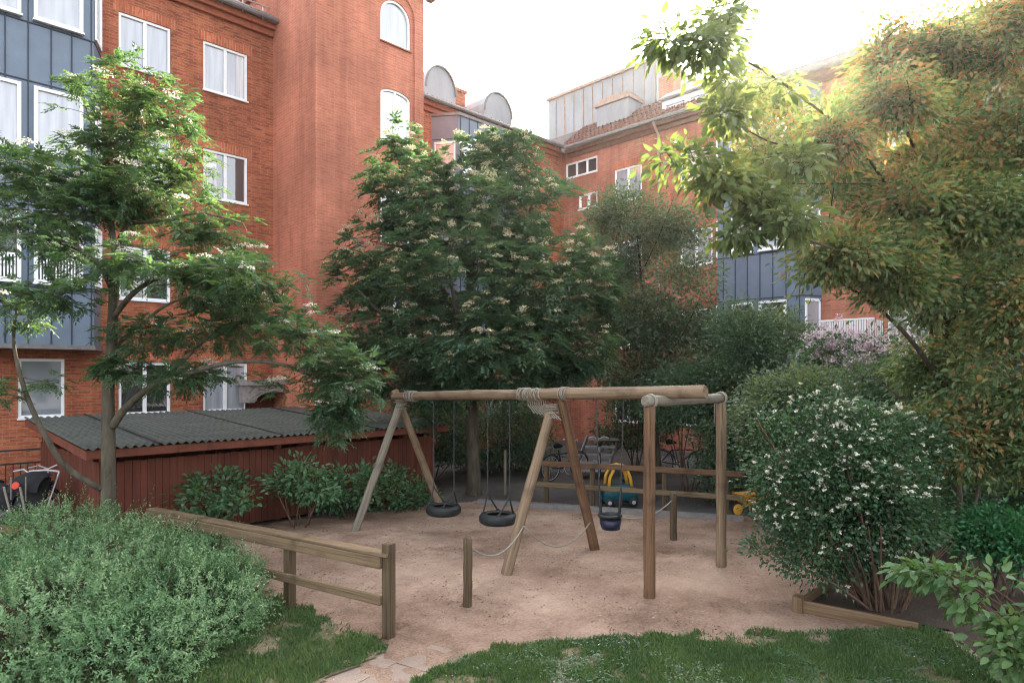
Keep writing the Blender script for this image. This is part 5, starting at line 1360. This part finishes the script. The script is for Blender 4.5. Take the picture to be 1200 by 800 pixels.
for args in ((165, 120, 62, 52), (195, 155, 50, 46, .8), (110, 165, 50, 46, .2), (150, 215, 70, 30, .3), (250, 300, 60, 26, -.2), (60, 250, 70, 30, -.3), (290, 360, 60, 26, -.2), (415, 440, 40, 40, -.7), (400, 470, 34, 26, -.6), (185, 175, 62, 36, .5), (95, 100, 22, 14, .3), (60, 215, 75, 34, -.2), (5, 195, 45, 40, 0), (120, 225, 60, 30, 0), (35, 275, 75, 28, -.8), (175, 245, 85, 30, .6), (245, 270, 60, 34, .2), (215, 205, 45, 26, 1.2), (120, 305, 90, 22, -.5), (230, 325, 95, 30, -.6), (305, 330, 50, 34, -.9), (350, 395, 60, 36, -.4), (270, 385, 75, 30, .5), (180, 395, 60, 24, .3), (390, 440, 62, 36, -.6), (330, 450, 40, 26, -.5), (22, 355, 40, 32, -.4), (60, 345, 60, 20, -1.2), (-10, 455, 32, 14, -.8), (58, 446, 22, 9, -.6), (130, 430, 34, 14, -.3), (215, 440, 70, 20, -.2), (400, 495, 38, 22, -.6), (375, 490, 22, 16, -.7), (-60, 330, 60, 80, -.6), (-90, 240, 60, 50, -.4)): BL(*args)
cen, outw = blob_points(blobs, 2350, shell=.7, gap=.27, gscale=1.6, seed=2.0)
twigs(lb, nodes, cen, .014, .004, 2.2)
lb.build('branches', M['bark_grey'], rowan, smooth=True)
tc_ = ctint(cen, 1.1, 4)
arr = pinnate(cen, outw, 6, .165, 5, .062, .023, tc_, spread=1.3)
leaves('crown', M['leaf_rowan'], arr, rowan)
sel = rng.choice(len(cen), 175, replace=False); hc = cen[sel] + np.array([0, 0, .11]) + rvec(175, .05)
leaves('blossom', M['petal_white'], heads(hc, 64, .115, .032, .55), rowan)['kind'] = 'stuff'

# ---- dense tree behind the swings
D0 = 15.6; RS = 1.0
base = XD(555, D0); big = thing('broad_tree', 'dense dark green tree with cream flower clusters behind the log swing frame', 'tree', base.to_tuple())
tr = MB(); sp = spline([(base + Vector((0, 0, -.1)), .22), L(555, 560, 0, .17), L(554, 510, 0, .15), L(552, 460, 0, .14), L(550, 400, 0, .12), L(552, 320, 0, .09), L(556, 240, 0, .05), L(560, 190, 0, .02)], 6)
tr.tube([p for p, r in sp], [r for p, r in sp], 14); tr.build('trunk', M['bark_grey'], big, smooth=True)
lb = MB()
specs = [[L(552, 460, 0, .09), L(500, 410, -1, .07), L(450, 370, -1.6, .04), L(420, 340, -1.8, .015)], [L(552, 450, 0, .09), L(610, 400, -1, .07), L(670, 360, -1.5, .04), L(710, 340, -1.6, .015)],
 [L(551, 420, 0, .08), L(520, 340, 1, .06), L(480, 270, 1.5, .03), L(460, 220, 1.6, .012)], [L(551, 400, 0, .08), L(590, 320, -.6, .06), L(620, 250, -1, .03), L(630, 200, -1, .012)],
 [L(552, 440, 0, .08), L(540, 390, -1.5, .06), L(530, 340, -2.4, .03), L(525, 300, -2.6, .012)], [L(552, 430, 0, .08), L(580, 390, 1.5, .06), L(620, 340, 2.4, .03)]]
nodes = limbs(lb, specs, 8) + [p for p, r in sp if p.z > 2.5]
blobs = []
for args in ((465, 180, 32, 40, -.2), (480, 225, 55, 45, -.6), (560, 210, 55, 45, .2), (600, 195, 45, 40, 0), (545, 260, 95, 60, -.6), (630, 265, 62, 55, -.2), (455, 295, 60, 40, -.5), (540, 330, 120, 70, -1.0), (640, 335, 85, 60, -.8), (455, 375, 66, 46, -.6), (560, 400, 110, 55, -1.6), (660, 395, 72, 50, -.6), (470, 425, 62, 36, -.8), (600, 430, 85, 30, -.9), (690, 330, 40, 50, -.2), (420, 330, 34, 28, -.4), (430, 410, 40, 30, -.5), (520, 455, 60, 16, -1.0), (640, 440, 50, 22, .4), (490, 480, 26, 20, -.8)): BL(*args)
cen, outw = blob_points(blobs, 2300, shell=.30, gap=.30, gscale=1.3, seed=7.0)
twigs(lb, nodes, cen[::2], .018, .005, 3.0); lb.build('branches', M['bark'], big, smooth=True)
tc_ = ctint(cen, .9, 1)
leaves('crown', M['leaf_big'], pinnate(cen, outw, 7, .24, 3, .125, .052, tc_, droop=.5), big)
fw_ = np.array([-1, -1, .0]) / S2
score = outw @ unit(np.array([-.6, -.6, .45])) + rng.uniform(-.5, .5, len(cen))
sel = np.argsort(-score)[:480]; hc = cen[sel] + outw[sel] * .12 + np.array([0, 0, .12])
leaves('blossom', M['petal_cream'], heads(hc, 40, .095, .040, .8), big)['kind'] = 'stuff'

# ---- generic shrub and tree builders
def shrub(name, label, base, lobes, n, per, r, Lf, Wf, m, stems=7, flat=.7, shell=.35, gap=.25, gscale=1.6, hexa=False, upd=.25, stem_mat='twig', seed=0.0, group=None, cat='shrub', droop=.15, keep=None, rust=None, tw=3):
    t = thing(name, label, cat, tuple(base), group)
    cen, ow = blob_points(lobes, n, shell=shell, gap=gap, gscale=gscale, seed=seed, keep=keep)
    sb = MB(); nodes = []
    for k in range(stems):
        a = 2 * math.pi * k / stems + random.uniform(-.4, .4); c, rr_ = lobes[k % len(lobes)]
        tip = Vector(c) + Vector((rr_[0] * .5 * math.cos(a), rr_[1] * .5 * math.sin(a), rr_[2] * .3))
        b0 = Vector(base) + Vector((.12 * math.cos(a), .12 * math.sin(a), -.05))
        mid = b0.lerp(tip, .45) + Vector((.08 * math.cos(a), .08 * math.sin(a), .1))
        s_ = spline([(b0, .022), (mid, .016), (tip, .007)], 6); sb.tube([p for p, r_ in s_], [r_ for p, r_ in s_], 6); nodes += [p for p, r_ in s_]
    twigs(sb, nodes, cen[::tw], .009, .003, 2.5); sb.build('stems', M[stem_mat], t, smooth=True)
    tc2 = ctint(cen, 1.3, seed)
    if rust is not None: tc2 = np.clip(rust(cen), 0, 1)
    arr = sprays(cen, per, r, flat, ow * 1.0 + np.array([0, 0, upd]), Lf, Wf, tc2, droop=droop)
    leaves('foliage', M[m], arr, t, hexa=hexa)
    return t, cen, ow
def lobe(x, y, d, rx, ry, rd=None):
    s_ = d / F; return (tuple(P(x, y, d)), (rx * s_ if rd is None else rd, rx * s_ if rd is None else rd, ry * s_))

# ---- round spirea bush in front
base = W(-4.1, 7.4); sp_t = thing('spirea_bush', 'big rounded pale green bush of fine leaves beside the low rail fence', 'bush', tuple(base))
lob = [(tuple(W(-4.5, 7.5, .33)), (1.35, 1.35, .70)), (tuple(W(-3.4, 6.9, .26)), (.76, .76, .62)), (tuple(W(-5.7, 8.2, .35)), (1.4, 1.4, .78)), (tuple(W(-3.55, 6.1, .2)), (.72, .72, .52)), (tuple(W(-4.6, 6.4, .25)), (1.1, 1.1, .70)), (tuple(W(-6.4, 7.2, .3)), (1.2, 1.2, .8)), (tuple(W(-3.25, 7.5, .22)), (.52, .52, .50)), (tuple(W(-4.2, 8.3, .25)), (.9, .9, .52))]
cen, ow = blob_points(lob, 10500, shell=.16, gap=.22, gscale=2.6, seed=5)
cl = np.array([noise.noise(Vector(p) * 1.9) for p in cen]); cl2 = np.array([noise.noise(Vector(p) * 5.0 + Vector((9, 9, 9))) for p in cen])
cen = cen + ow * (.10 * cl + .05 * cl2)[:, None]
ow = unit(ow + np.array([0, 0, .5]) + rvec(len(cen), .28))
K = len(cen); per = 16; stl = rng.uniform(.08, .24, K) * (1 + .5 * cl2); stl[rng.uniform(0, 1, K) < .035] *= 1.9
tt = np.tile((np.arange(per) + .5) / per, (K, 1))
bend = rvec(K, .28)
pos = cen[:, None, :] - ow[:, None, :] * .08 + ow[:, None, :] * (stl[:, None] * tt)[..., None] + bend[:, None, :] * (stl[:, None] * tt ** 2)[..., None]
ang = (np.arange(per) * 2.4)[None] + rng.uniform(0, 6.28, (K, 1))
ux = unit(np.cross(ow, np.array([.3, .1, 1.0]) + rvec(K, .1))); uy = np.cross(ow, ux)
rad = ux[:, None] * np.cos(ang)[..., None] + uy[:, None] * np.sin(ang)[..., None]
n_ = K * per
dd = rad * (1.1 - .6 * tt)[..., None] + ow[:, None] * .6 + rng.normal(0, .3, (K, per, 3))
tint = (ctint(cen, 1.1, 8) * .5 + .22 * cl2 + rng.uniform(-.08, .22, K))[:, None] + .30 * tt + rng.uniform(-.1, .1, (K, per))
szk = np.repeat(rng.uniform(.7, 1.25, K), per)
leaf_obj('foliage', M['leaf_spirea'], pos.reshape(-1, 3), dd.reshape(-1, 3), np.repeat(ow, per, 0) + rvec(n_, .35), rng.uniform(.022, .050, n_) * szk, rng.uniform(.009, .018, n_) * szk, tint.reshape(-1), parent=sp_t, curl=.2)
sb = MB()
for i in range(0, K, 9):
    c = Vector(cen[i]); b0 = Vector((c.x * .7 + base.x * .3, c.y * .7 + base.y * .3, 0)); sb.tube([b0, b0.lerp(c, .6) + Vector((0, 0, .06)), c], [.007, .005, .003], 4, caps=False)
sb.build('stems', M['twig'], sp_t)

# ---- leafy shrubs along the shed wall
for (x, yt, rx, ry, d, lab) in ((250, 570, 58, 34, 11.6, 'green shrub before the shed nearest the rowan trunk'), (352, 556, 40, 32, 12.0, 'leggy green shrub halfway along the red shed wall'), (412, 560, 36, 32, 12.7, 'green shrub leaning into the grey swing leg at the shed'), (462, 572, 44, 42, 13.6, 'low green shrub between the two far swing legs')):
    b0 = XD(x, d); lob = [lobe(x, yt + 8, d, rx * .8, ry * .8), lobe(x - rx * .6, yt + 20, d, rx * .45, ry * .6), lobe(x + rx * .6, yt + 14, d - .2, rx * .5, ry * .6)]
    shrub('leafy_shrub', lab, b0, lob, 105, 12, .10, .095, .058, 'leaf_lilac', gap=.50, gscale=2.2, seed=x * .01, group='shrubs along the red shed', tw=2, hexa=True)

# ---- fine leaved tree by the cross wing corner
D0 = 17.2; RS = .7
base = XD(772, D0); t3 = thing('young_tree', 'airy fine leaved tree before the cross wing, behind the brown fence', 'tree', base.to_tuple())
tr = MB(); sp = spline([(base, .11), L(770, 520, 0, .09), L(762, 440, 0, .075), L(755, 360, 0, .055), L(748, 290, 0, .03), L(742, 230, 0, .012)], 6); tr.tube([p for p, r in sp], [r for p, r in sp], 10); tr.build('trunk', M['bark'], t3, smooth=True)
lb = MB(); specs = [[L(762, 440, 0, .05), L(795, 400, -.8, .03), L(820, 350, -1.2, .012)], [L(758, 390, 0, .045), L(725, 340, .5, .03), L(705, 290, .8, .01)], [L(765, 470, 0, .05), L(810, 440, .6, .03), L(850, 410, .8, .012)], [L(752, 320, 0, .03), L(775, 270, -.5, .02), L(790, 230, -.6, .008)]]
nodes = limbs(lb, specs, 7) + [p for p, r in sp if p.z > 2]
blobs = []
for a in ((742, 262, 48, 46), (728, 320, 46, 44, .4), (795, 330, 52, 40, -.6), (760, 380, 66, 40, -.4), (838, 395, 50, 36, .4), (760, 440, 72, 34, -.2), (830, 455, 60, 40, .2), (705, 250, 24, 26, .6), (790, 270, 30, 30, -.4)): BL(*a)
cen, ow = blob_points(blobs, 1700, shell=.5, gap=.36, gscale=1.1, seed=9); twigs(lb, nodes, cen[::2], .013, .004, 2.5); lb.build('branches', M['bark'], t3, smooth=True)
leaves('crown', M['leaf_birch'], sprays(cen, 30, .19, .7, ow, .085, .052, ctint(cen, .8, 3)), t3)

# ---- shrubs and hedge masses behind the low fence and the roses
HED = [
 ('evergreen_shrub', 'grey green shrub behind the brown fence between the portal posts', 805, 462, 52, 36, 15.2, 'leaf_hedge', 520),
 ('evergreen_shrub', 'tall blue green shrub right behind the taller portal post', 868, 455, 52, 105, 14.4, 'leaf_hedge', 1100),
 ('evergreen_shrub', 'yellowish green shrub under the blue bay of the cross wing', 905, 420, 48, 60, 15.0, 'leaf_birch', 700),
 ('evergreen_shrub', 'fresh green shrub showing over the top of the white roses', 940, 475, 75, 42, 11.6, 'leaf_birch', 800),
 ('evergreen_shrub', 'olive green shrub between the white roses and the pink lilac', 1035, 470, 62, 46, 10.6, 'leaf_hedge', 800),
 ('evergreen_shrub', 'dark shrub in the shade behind the tyre swings', 590, 505, 60, 42, 19.0, 'leaf_big', 700),
 ('evergreen_shrub', 'dark shrub closing the gap between the shed end and the flowering tree', 505, 500, 55, 42, 17.4, 'leaf_big', 500),
 ('evergreen_shrub', 'dark shrub behind the grey steps', 745, 490, 45, 36, 19.6, 'leaf_rose', 420),
]
for i, (nm, lab, x, y, rx, ry, d, m_, n) in enumerate(HED):
    b0 = XD(x, d); lob = [lobe(x, y, d, rx, ry), lobe(x - rx * .5, y + ry * .55, d - .2, rx * .6, ry * .5), lobe(x + rx * .5, y + ry * .5, d + .1, rx * .6, ry * .55), lobe(x + rx * .2, y - ry * .5, d, rx * .5, ry * .45)]
    if i in (1, 2, 3, 4): lob.append(lobe(x, y + ry * 1.1, d, rx * .9, ry * .8))
    shrub(nm, lab, b0, lob, n, 22, .13, .075, .045, m_, gap=.22, gscale=1.2, seed=3 + i * 1.7, group='shrubs behind the playground', tw=4)

# ---- pink lilac
d = 12.6; b0 = XD(1000, d)
t, cen, ow = shrub('lilac_bush', 'lilac bush with pale pink flower trusses under the white balcony', b0, [lobe(985, 420, d, 40, 36), lobe(1035, 428, d - .4, 34, 40), lobe(1010, 460, d, 60, 60), lobe(960, 430, d, 30, 30)], 480, 18, .12, .075, .05, 'leaf_lilac', gap=.25, seed=14, cat='bush')
sc_ = ow @ unit(np.array([-.5, -.5, .6])) + rng.uniform(-.4, .4, len(cen)) + (cen[:, 2] - 3.0) * .6; sel = np.argsort(-sc_)[:210]
hc = cen[sel] + ow[sel] * .14
leaves('blossom', M['petal_pink'], heads(hc, 48, .11, .042, 1.5), t)['kind'] = 'stuff'

# ---- white rose bush
d = 8.0; b0 = G(1032, 716)
def not_low(p):
    x, y = proj(p); return not (y > 655 and x < 1000 and (y - 655) > (x - 905) * .75)
t, cen, ow = shrub('rose_bush', 'large dark rose bush dotted with small white blooms', b0, [lobe(985, 575, d, 98, 80, .95), lobe(1020, 545, d + .2, 62, 66, .75), lobe(930, 530, d - .1, 48, 48, .5), lobe(960, 640, d - .1, 62, 36, .6), lobe(1040, 610, d, 48, 60, .6), lobe(1000, 500, d + .1, 60, 24, .6), lobe(915, 575, d - .1, 24, 36, .3), lobe(895, 500, d - .1, 22, 18, .25), lobe(1075, 520, d + .2, 26, 30, .3), lobe(905, 650, d - .2, 26, 18, .3), lobe(960, 475, d, 26, 16, .3)], 1900, 17, .10, .054, .034, 'leaf_rose', stems=16, shell=.34, gap=.36, gscale=2.3, seed=21, cat='bush', keep=not_low, stem_mat='twig')
front = ow @ unit(np.array([-.7, -.5, .35])) + rng.uniform(-.5, .5, len(cen)) + np.clip((cen[:, 2] - 1.2) * .3, -1, .4) + 2.2 * np.array([noise.noise(Vector(p) * 2.2) for p in cen])
sel = np.argsort(-front)[:380]; hc = cen[sel] + ow[sel] * .13
leaves('blossom', M['petal_white'], heads(hc, 14, .024, .026, 1.3), t, hexa=True)['kind'] = 'stuff'
# bare canes at its foot
cn = MB()
for k in range(26):
    a = random.uniform(0, 6.28); q0 = b0 + Vector((.2 * math.cos(a), .2 * math.sin(a), -.05)); e = q0 + Vector((.55 * math.cos(a), .55 * math.sin(a), random.uniform(.8, 1.3)))
    cn.tube([q0, q0.lerp(e, .4) + Vector((0, 0, .15)), e], [.014, .011, .006], 6)
cn.build('cane', M['twig'], t)

# ---- tall tree with rusty leaves on the right
def sun_gap(p):
    x, y = proj(p)
    return ((x - 945) / 80) ** 2 + ((y - 12) / 78) ** 2 > 1 and not (x < 880 and y < 95)
D0 = 9.4; RS = .55
base = XD(1132, D0); t5 = thing('rusty_tree', 'tall spreading tree with green and rust brown leaves above the dark bed', 'tree', base.to_tuple())
tr = MB(); sp = spline([(base - Vector((0, 0, .1)), .16), L(1128, 640, 0, .12), L(1120, 560, 0, .11), L(1112, 460, 0, .1), L(1108, 360, 0, .085), L(1105, 240, 0, .065), L(1112, 120, 0, .04), L(1120, 20, 0, .02)], 6); tr.tube([p for p, r in sp], [r for p, r in sp], 12); tr.build('trunk', M['bark'], t5, smooth=True)
lb = MB()
specs = [[L(1112, 460, 0, .07), L(1060, 390, -.6, .05), L(1000, 340, -1, .03), L(940, 310, -1.2, .012)], [L(1110, 380, 0, .06), L(1160, 330, -.8, .045), L(1210, 290, -1.2, .03), L(1270, 270, -1.4, .012)],
 [L(1107, 300, 0, .06), L(1050, 240, .2, .045), L(990, 200, .4, .03), L(930, 190, .5, .012)], [L(1108, 200, 0, .05), L(1160, 130, 0, .035), L(1200, 60, 0, .02)], [L(1106, 240, 0, .05), L(1060, 150, -.8, .035), L(1030, 80, -1.2, .015)],
 [L(1116, 520, 0, .06), L(1170, 460, -1, .045), L(1220, 420, -1.6, .02)], [L(1118, 540, 0, .05), L(1070, 480, -.2, .03), L(1020, 440, -.3, .012)], [L(1128, 640, .1, .07), L(1150, 560, .4, .05), L(1170, 480, .8, .03), L(1180, 400, 1, .015)]]
nodes = limbs(lb, specs, 8) + [p for p, r in sp if r < .1]
blobs = []
for a in ((1110, 60, 90, 60), (1195, 40, 70, 70, -.4), (1160, 150, 100, 70, -.3), (1060, 150, 70, 60, -.3), (1000, 190, 70, 55, .2), (1090, 240, 95, 60, -.6), (1190, 250, 80, 70, -.8), (950, 245, 60, 46, -.6), (1020, 290, 70, 40, -.9), (1110, 335, 70, 56, -.4), (1200, 360, 70, 65, -1.0), (1140, 430, 80, 60, -.6), (1210, 460, 60, 60, -1.2), (1090, 430, 46, 60, 0), (1150, 520, 70, 44, -.8), (1085, 500, 56, 34, -.6), (1215, 540, 55, 45, -1.3), (1260, 150, 60, 120, -.6), (1270, 380, 60, 120, -1.0), (935, 325, 26, 40, -.6), (890, 205, 46, 50, .5), (900, 140, 46, 46, .6), (960, 130, 50, 40, .2), (1030, 70, 40, 46, .2), (1045, 120, 50, 50, -1.4), (975, 165, 50, 36, -1.6), (1060, 250, 60, 50, -1.2), (985, 300, 60, 36, -1.5), (1055, 330, 50, 40, -1.2), (910, 165, 40, 34, -1.2)): BL(*a)
cen, ow = blob_points(blobs, 4700, shell=.8, gap=.465, gscale=1.55, seed=31, keep=sun_gap); twigs(lb, nodes, cen[::3], .011, .004, 2.5); lb.build('branches', M['bark'], t5, smooth=True)
per = 26
arr = list(sprays(cen, per, .115, .6, ow, .080, .037, np.zeros(len(cen)), droop=.3, size_var=.45))
n_ = len(cen) * per
warm = np.array([noise.noise(Vector(p) * .7 + Vector((5, 1, 2))) + .5 * noise.noise(Vector(p) * 1.9) for p in cen])
pr = np.repeat(np.clip(.12 + warm * .95, .02, .55), per)
is_rust = rng.uniform(0, 1, n_) < pr
arr[5] = np.where(is_rust, rng.uniform(.62, 1.0, n_), np.repeat(.28 + .25 * ctint(cen, 1.3, 5), per) + rng.uniform(-.25, .22, n_))
leaves('crown', M['leaf_rusty'], arr, t5, hexa=False)

# ---- broad leaved tree whose bough reaches in from the top
D0 = 7.6; RS = .42
base = XD(1094, D0 + 2.0); t6 = thing('broad_leaf_tree', 'tree with large bright leaves whose bough crosses the sky near the attic box', 'tree', base.to_tuple())
tr = MB(); sp = spline([(base - Vector((0, 0, .1)), .12), L(1096, 620, 2.0, .085), L(1098, 500, 2.1, .075), L(1090, 380, 1.9, .062), L(1060, 260, 1.2, .048), L(1005, 170, .4, .038), L(940, 115, -.1, .03), L(880, 75, -.4, .024), L(820, 55, -.6, .014), L(770, 50, -.7, .006)], 6); tr.tube([p for p, r in sp], [r for p, r in sp], 10); tr.build('trunk', M['bark'], t6, smooth=True)
lb = MB()
specs = [[L(1078, 330, 1.6, .04), L(1000, 300, .2, .03), L(920, 270, -.5, .025), L(860, 230, -.7, .016), L(800, 190, -.8, .008)], [L(995, 160, .3, .03), L(920, 170, -.3, .022), L(870, 150, -.5, .014), L(830, 130, -.6, .007)], [L(880, 75, -.4, .018), L(860, 30, -.4, .012), L(850, 0, -.4, .006)], [L(1030, 215, .8, .03), L(930, 215, .2, .02), L(880, 210, .3, .01)]]
nodes = limbs(lb, specs, 8) + [p for p, r in sp if p.z > 4]
blobs = []
for a in ((785, 52, 36, 14, -.7), (825, 62, 40, 22, -.6), (845, 18, 24, 18, -.4), (868, 92, 40, 26, -.4), (852, 140, 30, 24, -.5), (800, 192, 46, 16, -.8), (845, 212, 40, 20, -.7), (885, 240, 36, 24, -.5), (870, 275, 34, 14, -.5), (820, 235, 26, 16, -.8), (905, 105, 30, 20, -.4), (930, 190, 36, 22, -.5), (925, 262, 34, 20, -.7)): BL(*a)
def bough_gap(p):
    x, y = proj(p); return ((x - 955) / 75) ** 2 + ((y - 22) / 75) ** 2 > 1
cen, ow = blob_points(blobs, 330, shell=.7, gap=.36, gscale=2.4, seed=41, keep=bough_gap); twigs(lb, nodes, cen, .010, .004, 1.8); lb.build('branches', M['bark'], t6, smooth=True)
leaves('crown', M['leaf_broad'], sprays(cen, 11, .085, .7, ow, .115, .052, ctint(cen, 1.0, 6), droop=.45, size_var=.4), t6, hexa=True)

# ---- undergrowth on the right
shrub('leafy_shrub', 'vivid green low shrub in the shade under the rusty tree', XD(1170, 8.2), [lobe(1165, 620, 8.2, 50, 26), lobe(1210, 640, 8.0, 50, 34), lobe(1130, 632, 8.3, 26, 18)], 420, 16, .09, .06, .034, 'leaf_bright', gap=.25, seed=51, cat='shrub')
shrub('leafy_shrub', 'dark undergrowth shrub behind the rose canes', XD(1130, 10.6), [lobe(1100, 580, 10.6, 60, 44), lobe(1180, 570, 10.8, 60, 50), lobe(1240, 580, 10.4, 60, 60), lobe(1050, 600, 10.9, 50, 40)], 800, 18, .12, .075, .042, 'leaf_rose', gap=.2, seed=55, cat='shrub')
d = 5.6; b0 = XD(1290, 5.5)
lobs = [lobe(1085, 668, 5.9, 36, 10), lobe(1125, 678, 5.7, 36, 16), lobe(1170, 690, 5.6, 40, 24), lobe(1210, 720, 5.4, 46, 40), lobe(1185, 760, 5.3, 26, 30), lobe(1140, 705, 5.6, 26, 10), lobe(1260, 740, 5.4, 50, 60)]
shrub('leafy_shrub', 'pale green large leaved bough reaching over the bare soil bed', b0, lobs, 200, 9, .065, .10, .055, 'leaf_front', stems=9, gap=.15, seed=61, hexa=True, cat='shrub', droop=.35, tw=1)

# ---- dark trees beyond, closing the view on the far right
RS = 1.0; d = 16.0; b0 = XD(1190, d); t7 = thing('background_tree', 'dark tree crown filling the corner behind the rusty tree', 'tree', b0.to_tuple())
D0 = d; tr = MB(); sp = spline([(b0, .16), L(1190, 450, 0, .12), L(1185, 300, 0, .07), L(1180, 180, 0, .02)], 6); tr.tube([p for p, r in sp], [r for p, r in sp], 10); tr.build('trunk', M['bark'], t7, smooth=True)
blobs = []
for a in ((1190, 260, 70, 70), (1150, 360, 70, 60), (1230, 380, 80, 80), (1120, 450, 70, 50), (1200, 480, 80, 60), (1260, 260, 60, 80)): BL(*a)
cen, ow = blob_points(blobs, 900, shell=.4, gap=.35, gscale=.8, seed=71)
lb = MB(); twigs(lb, [p for p, r in sp if p.z > 2], cen[::4], .02, .006, 4); lb.build('branches', M['bark'], t7, smooth=True)
leaves('crown', M['leaf_hedge'], sprays(cen, 26, .22, .7, ow, .11, .06, ctint(cen, .8, 12)), t7)
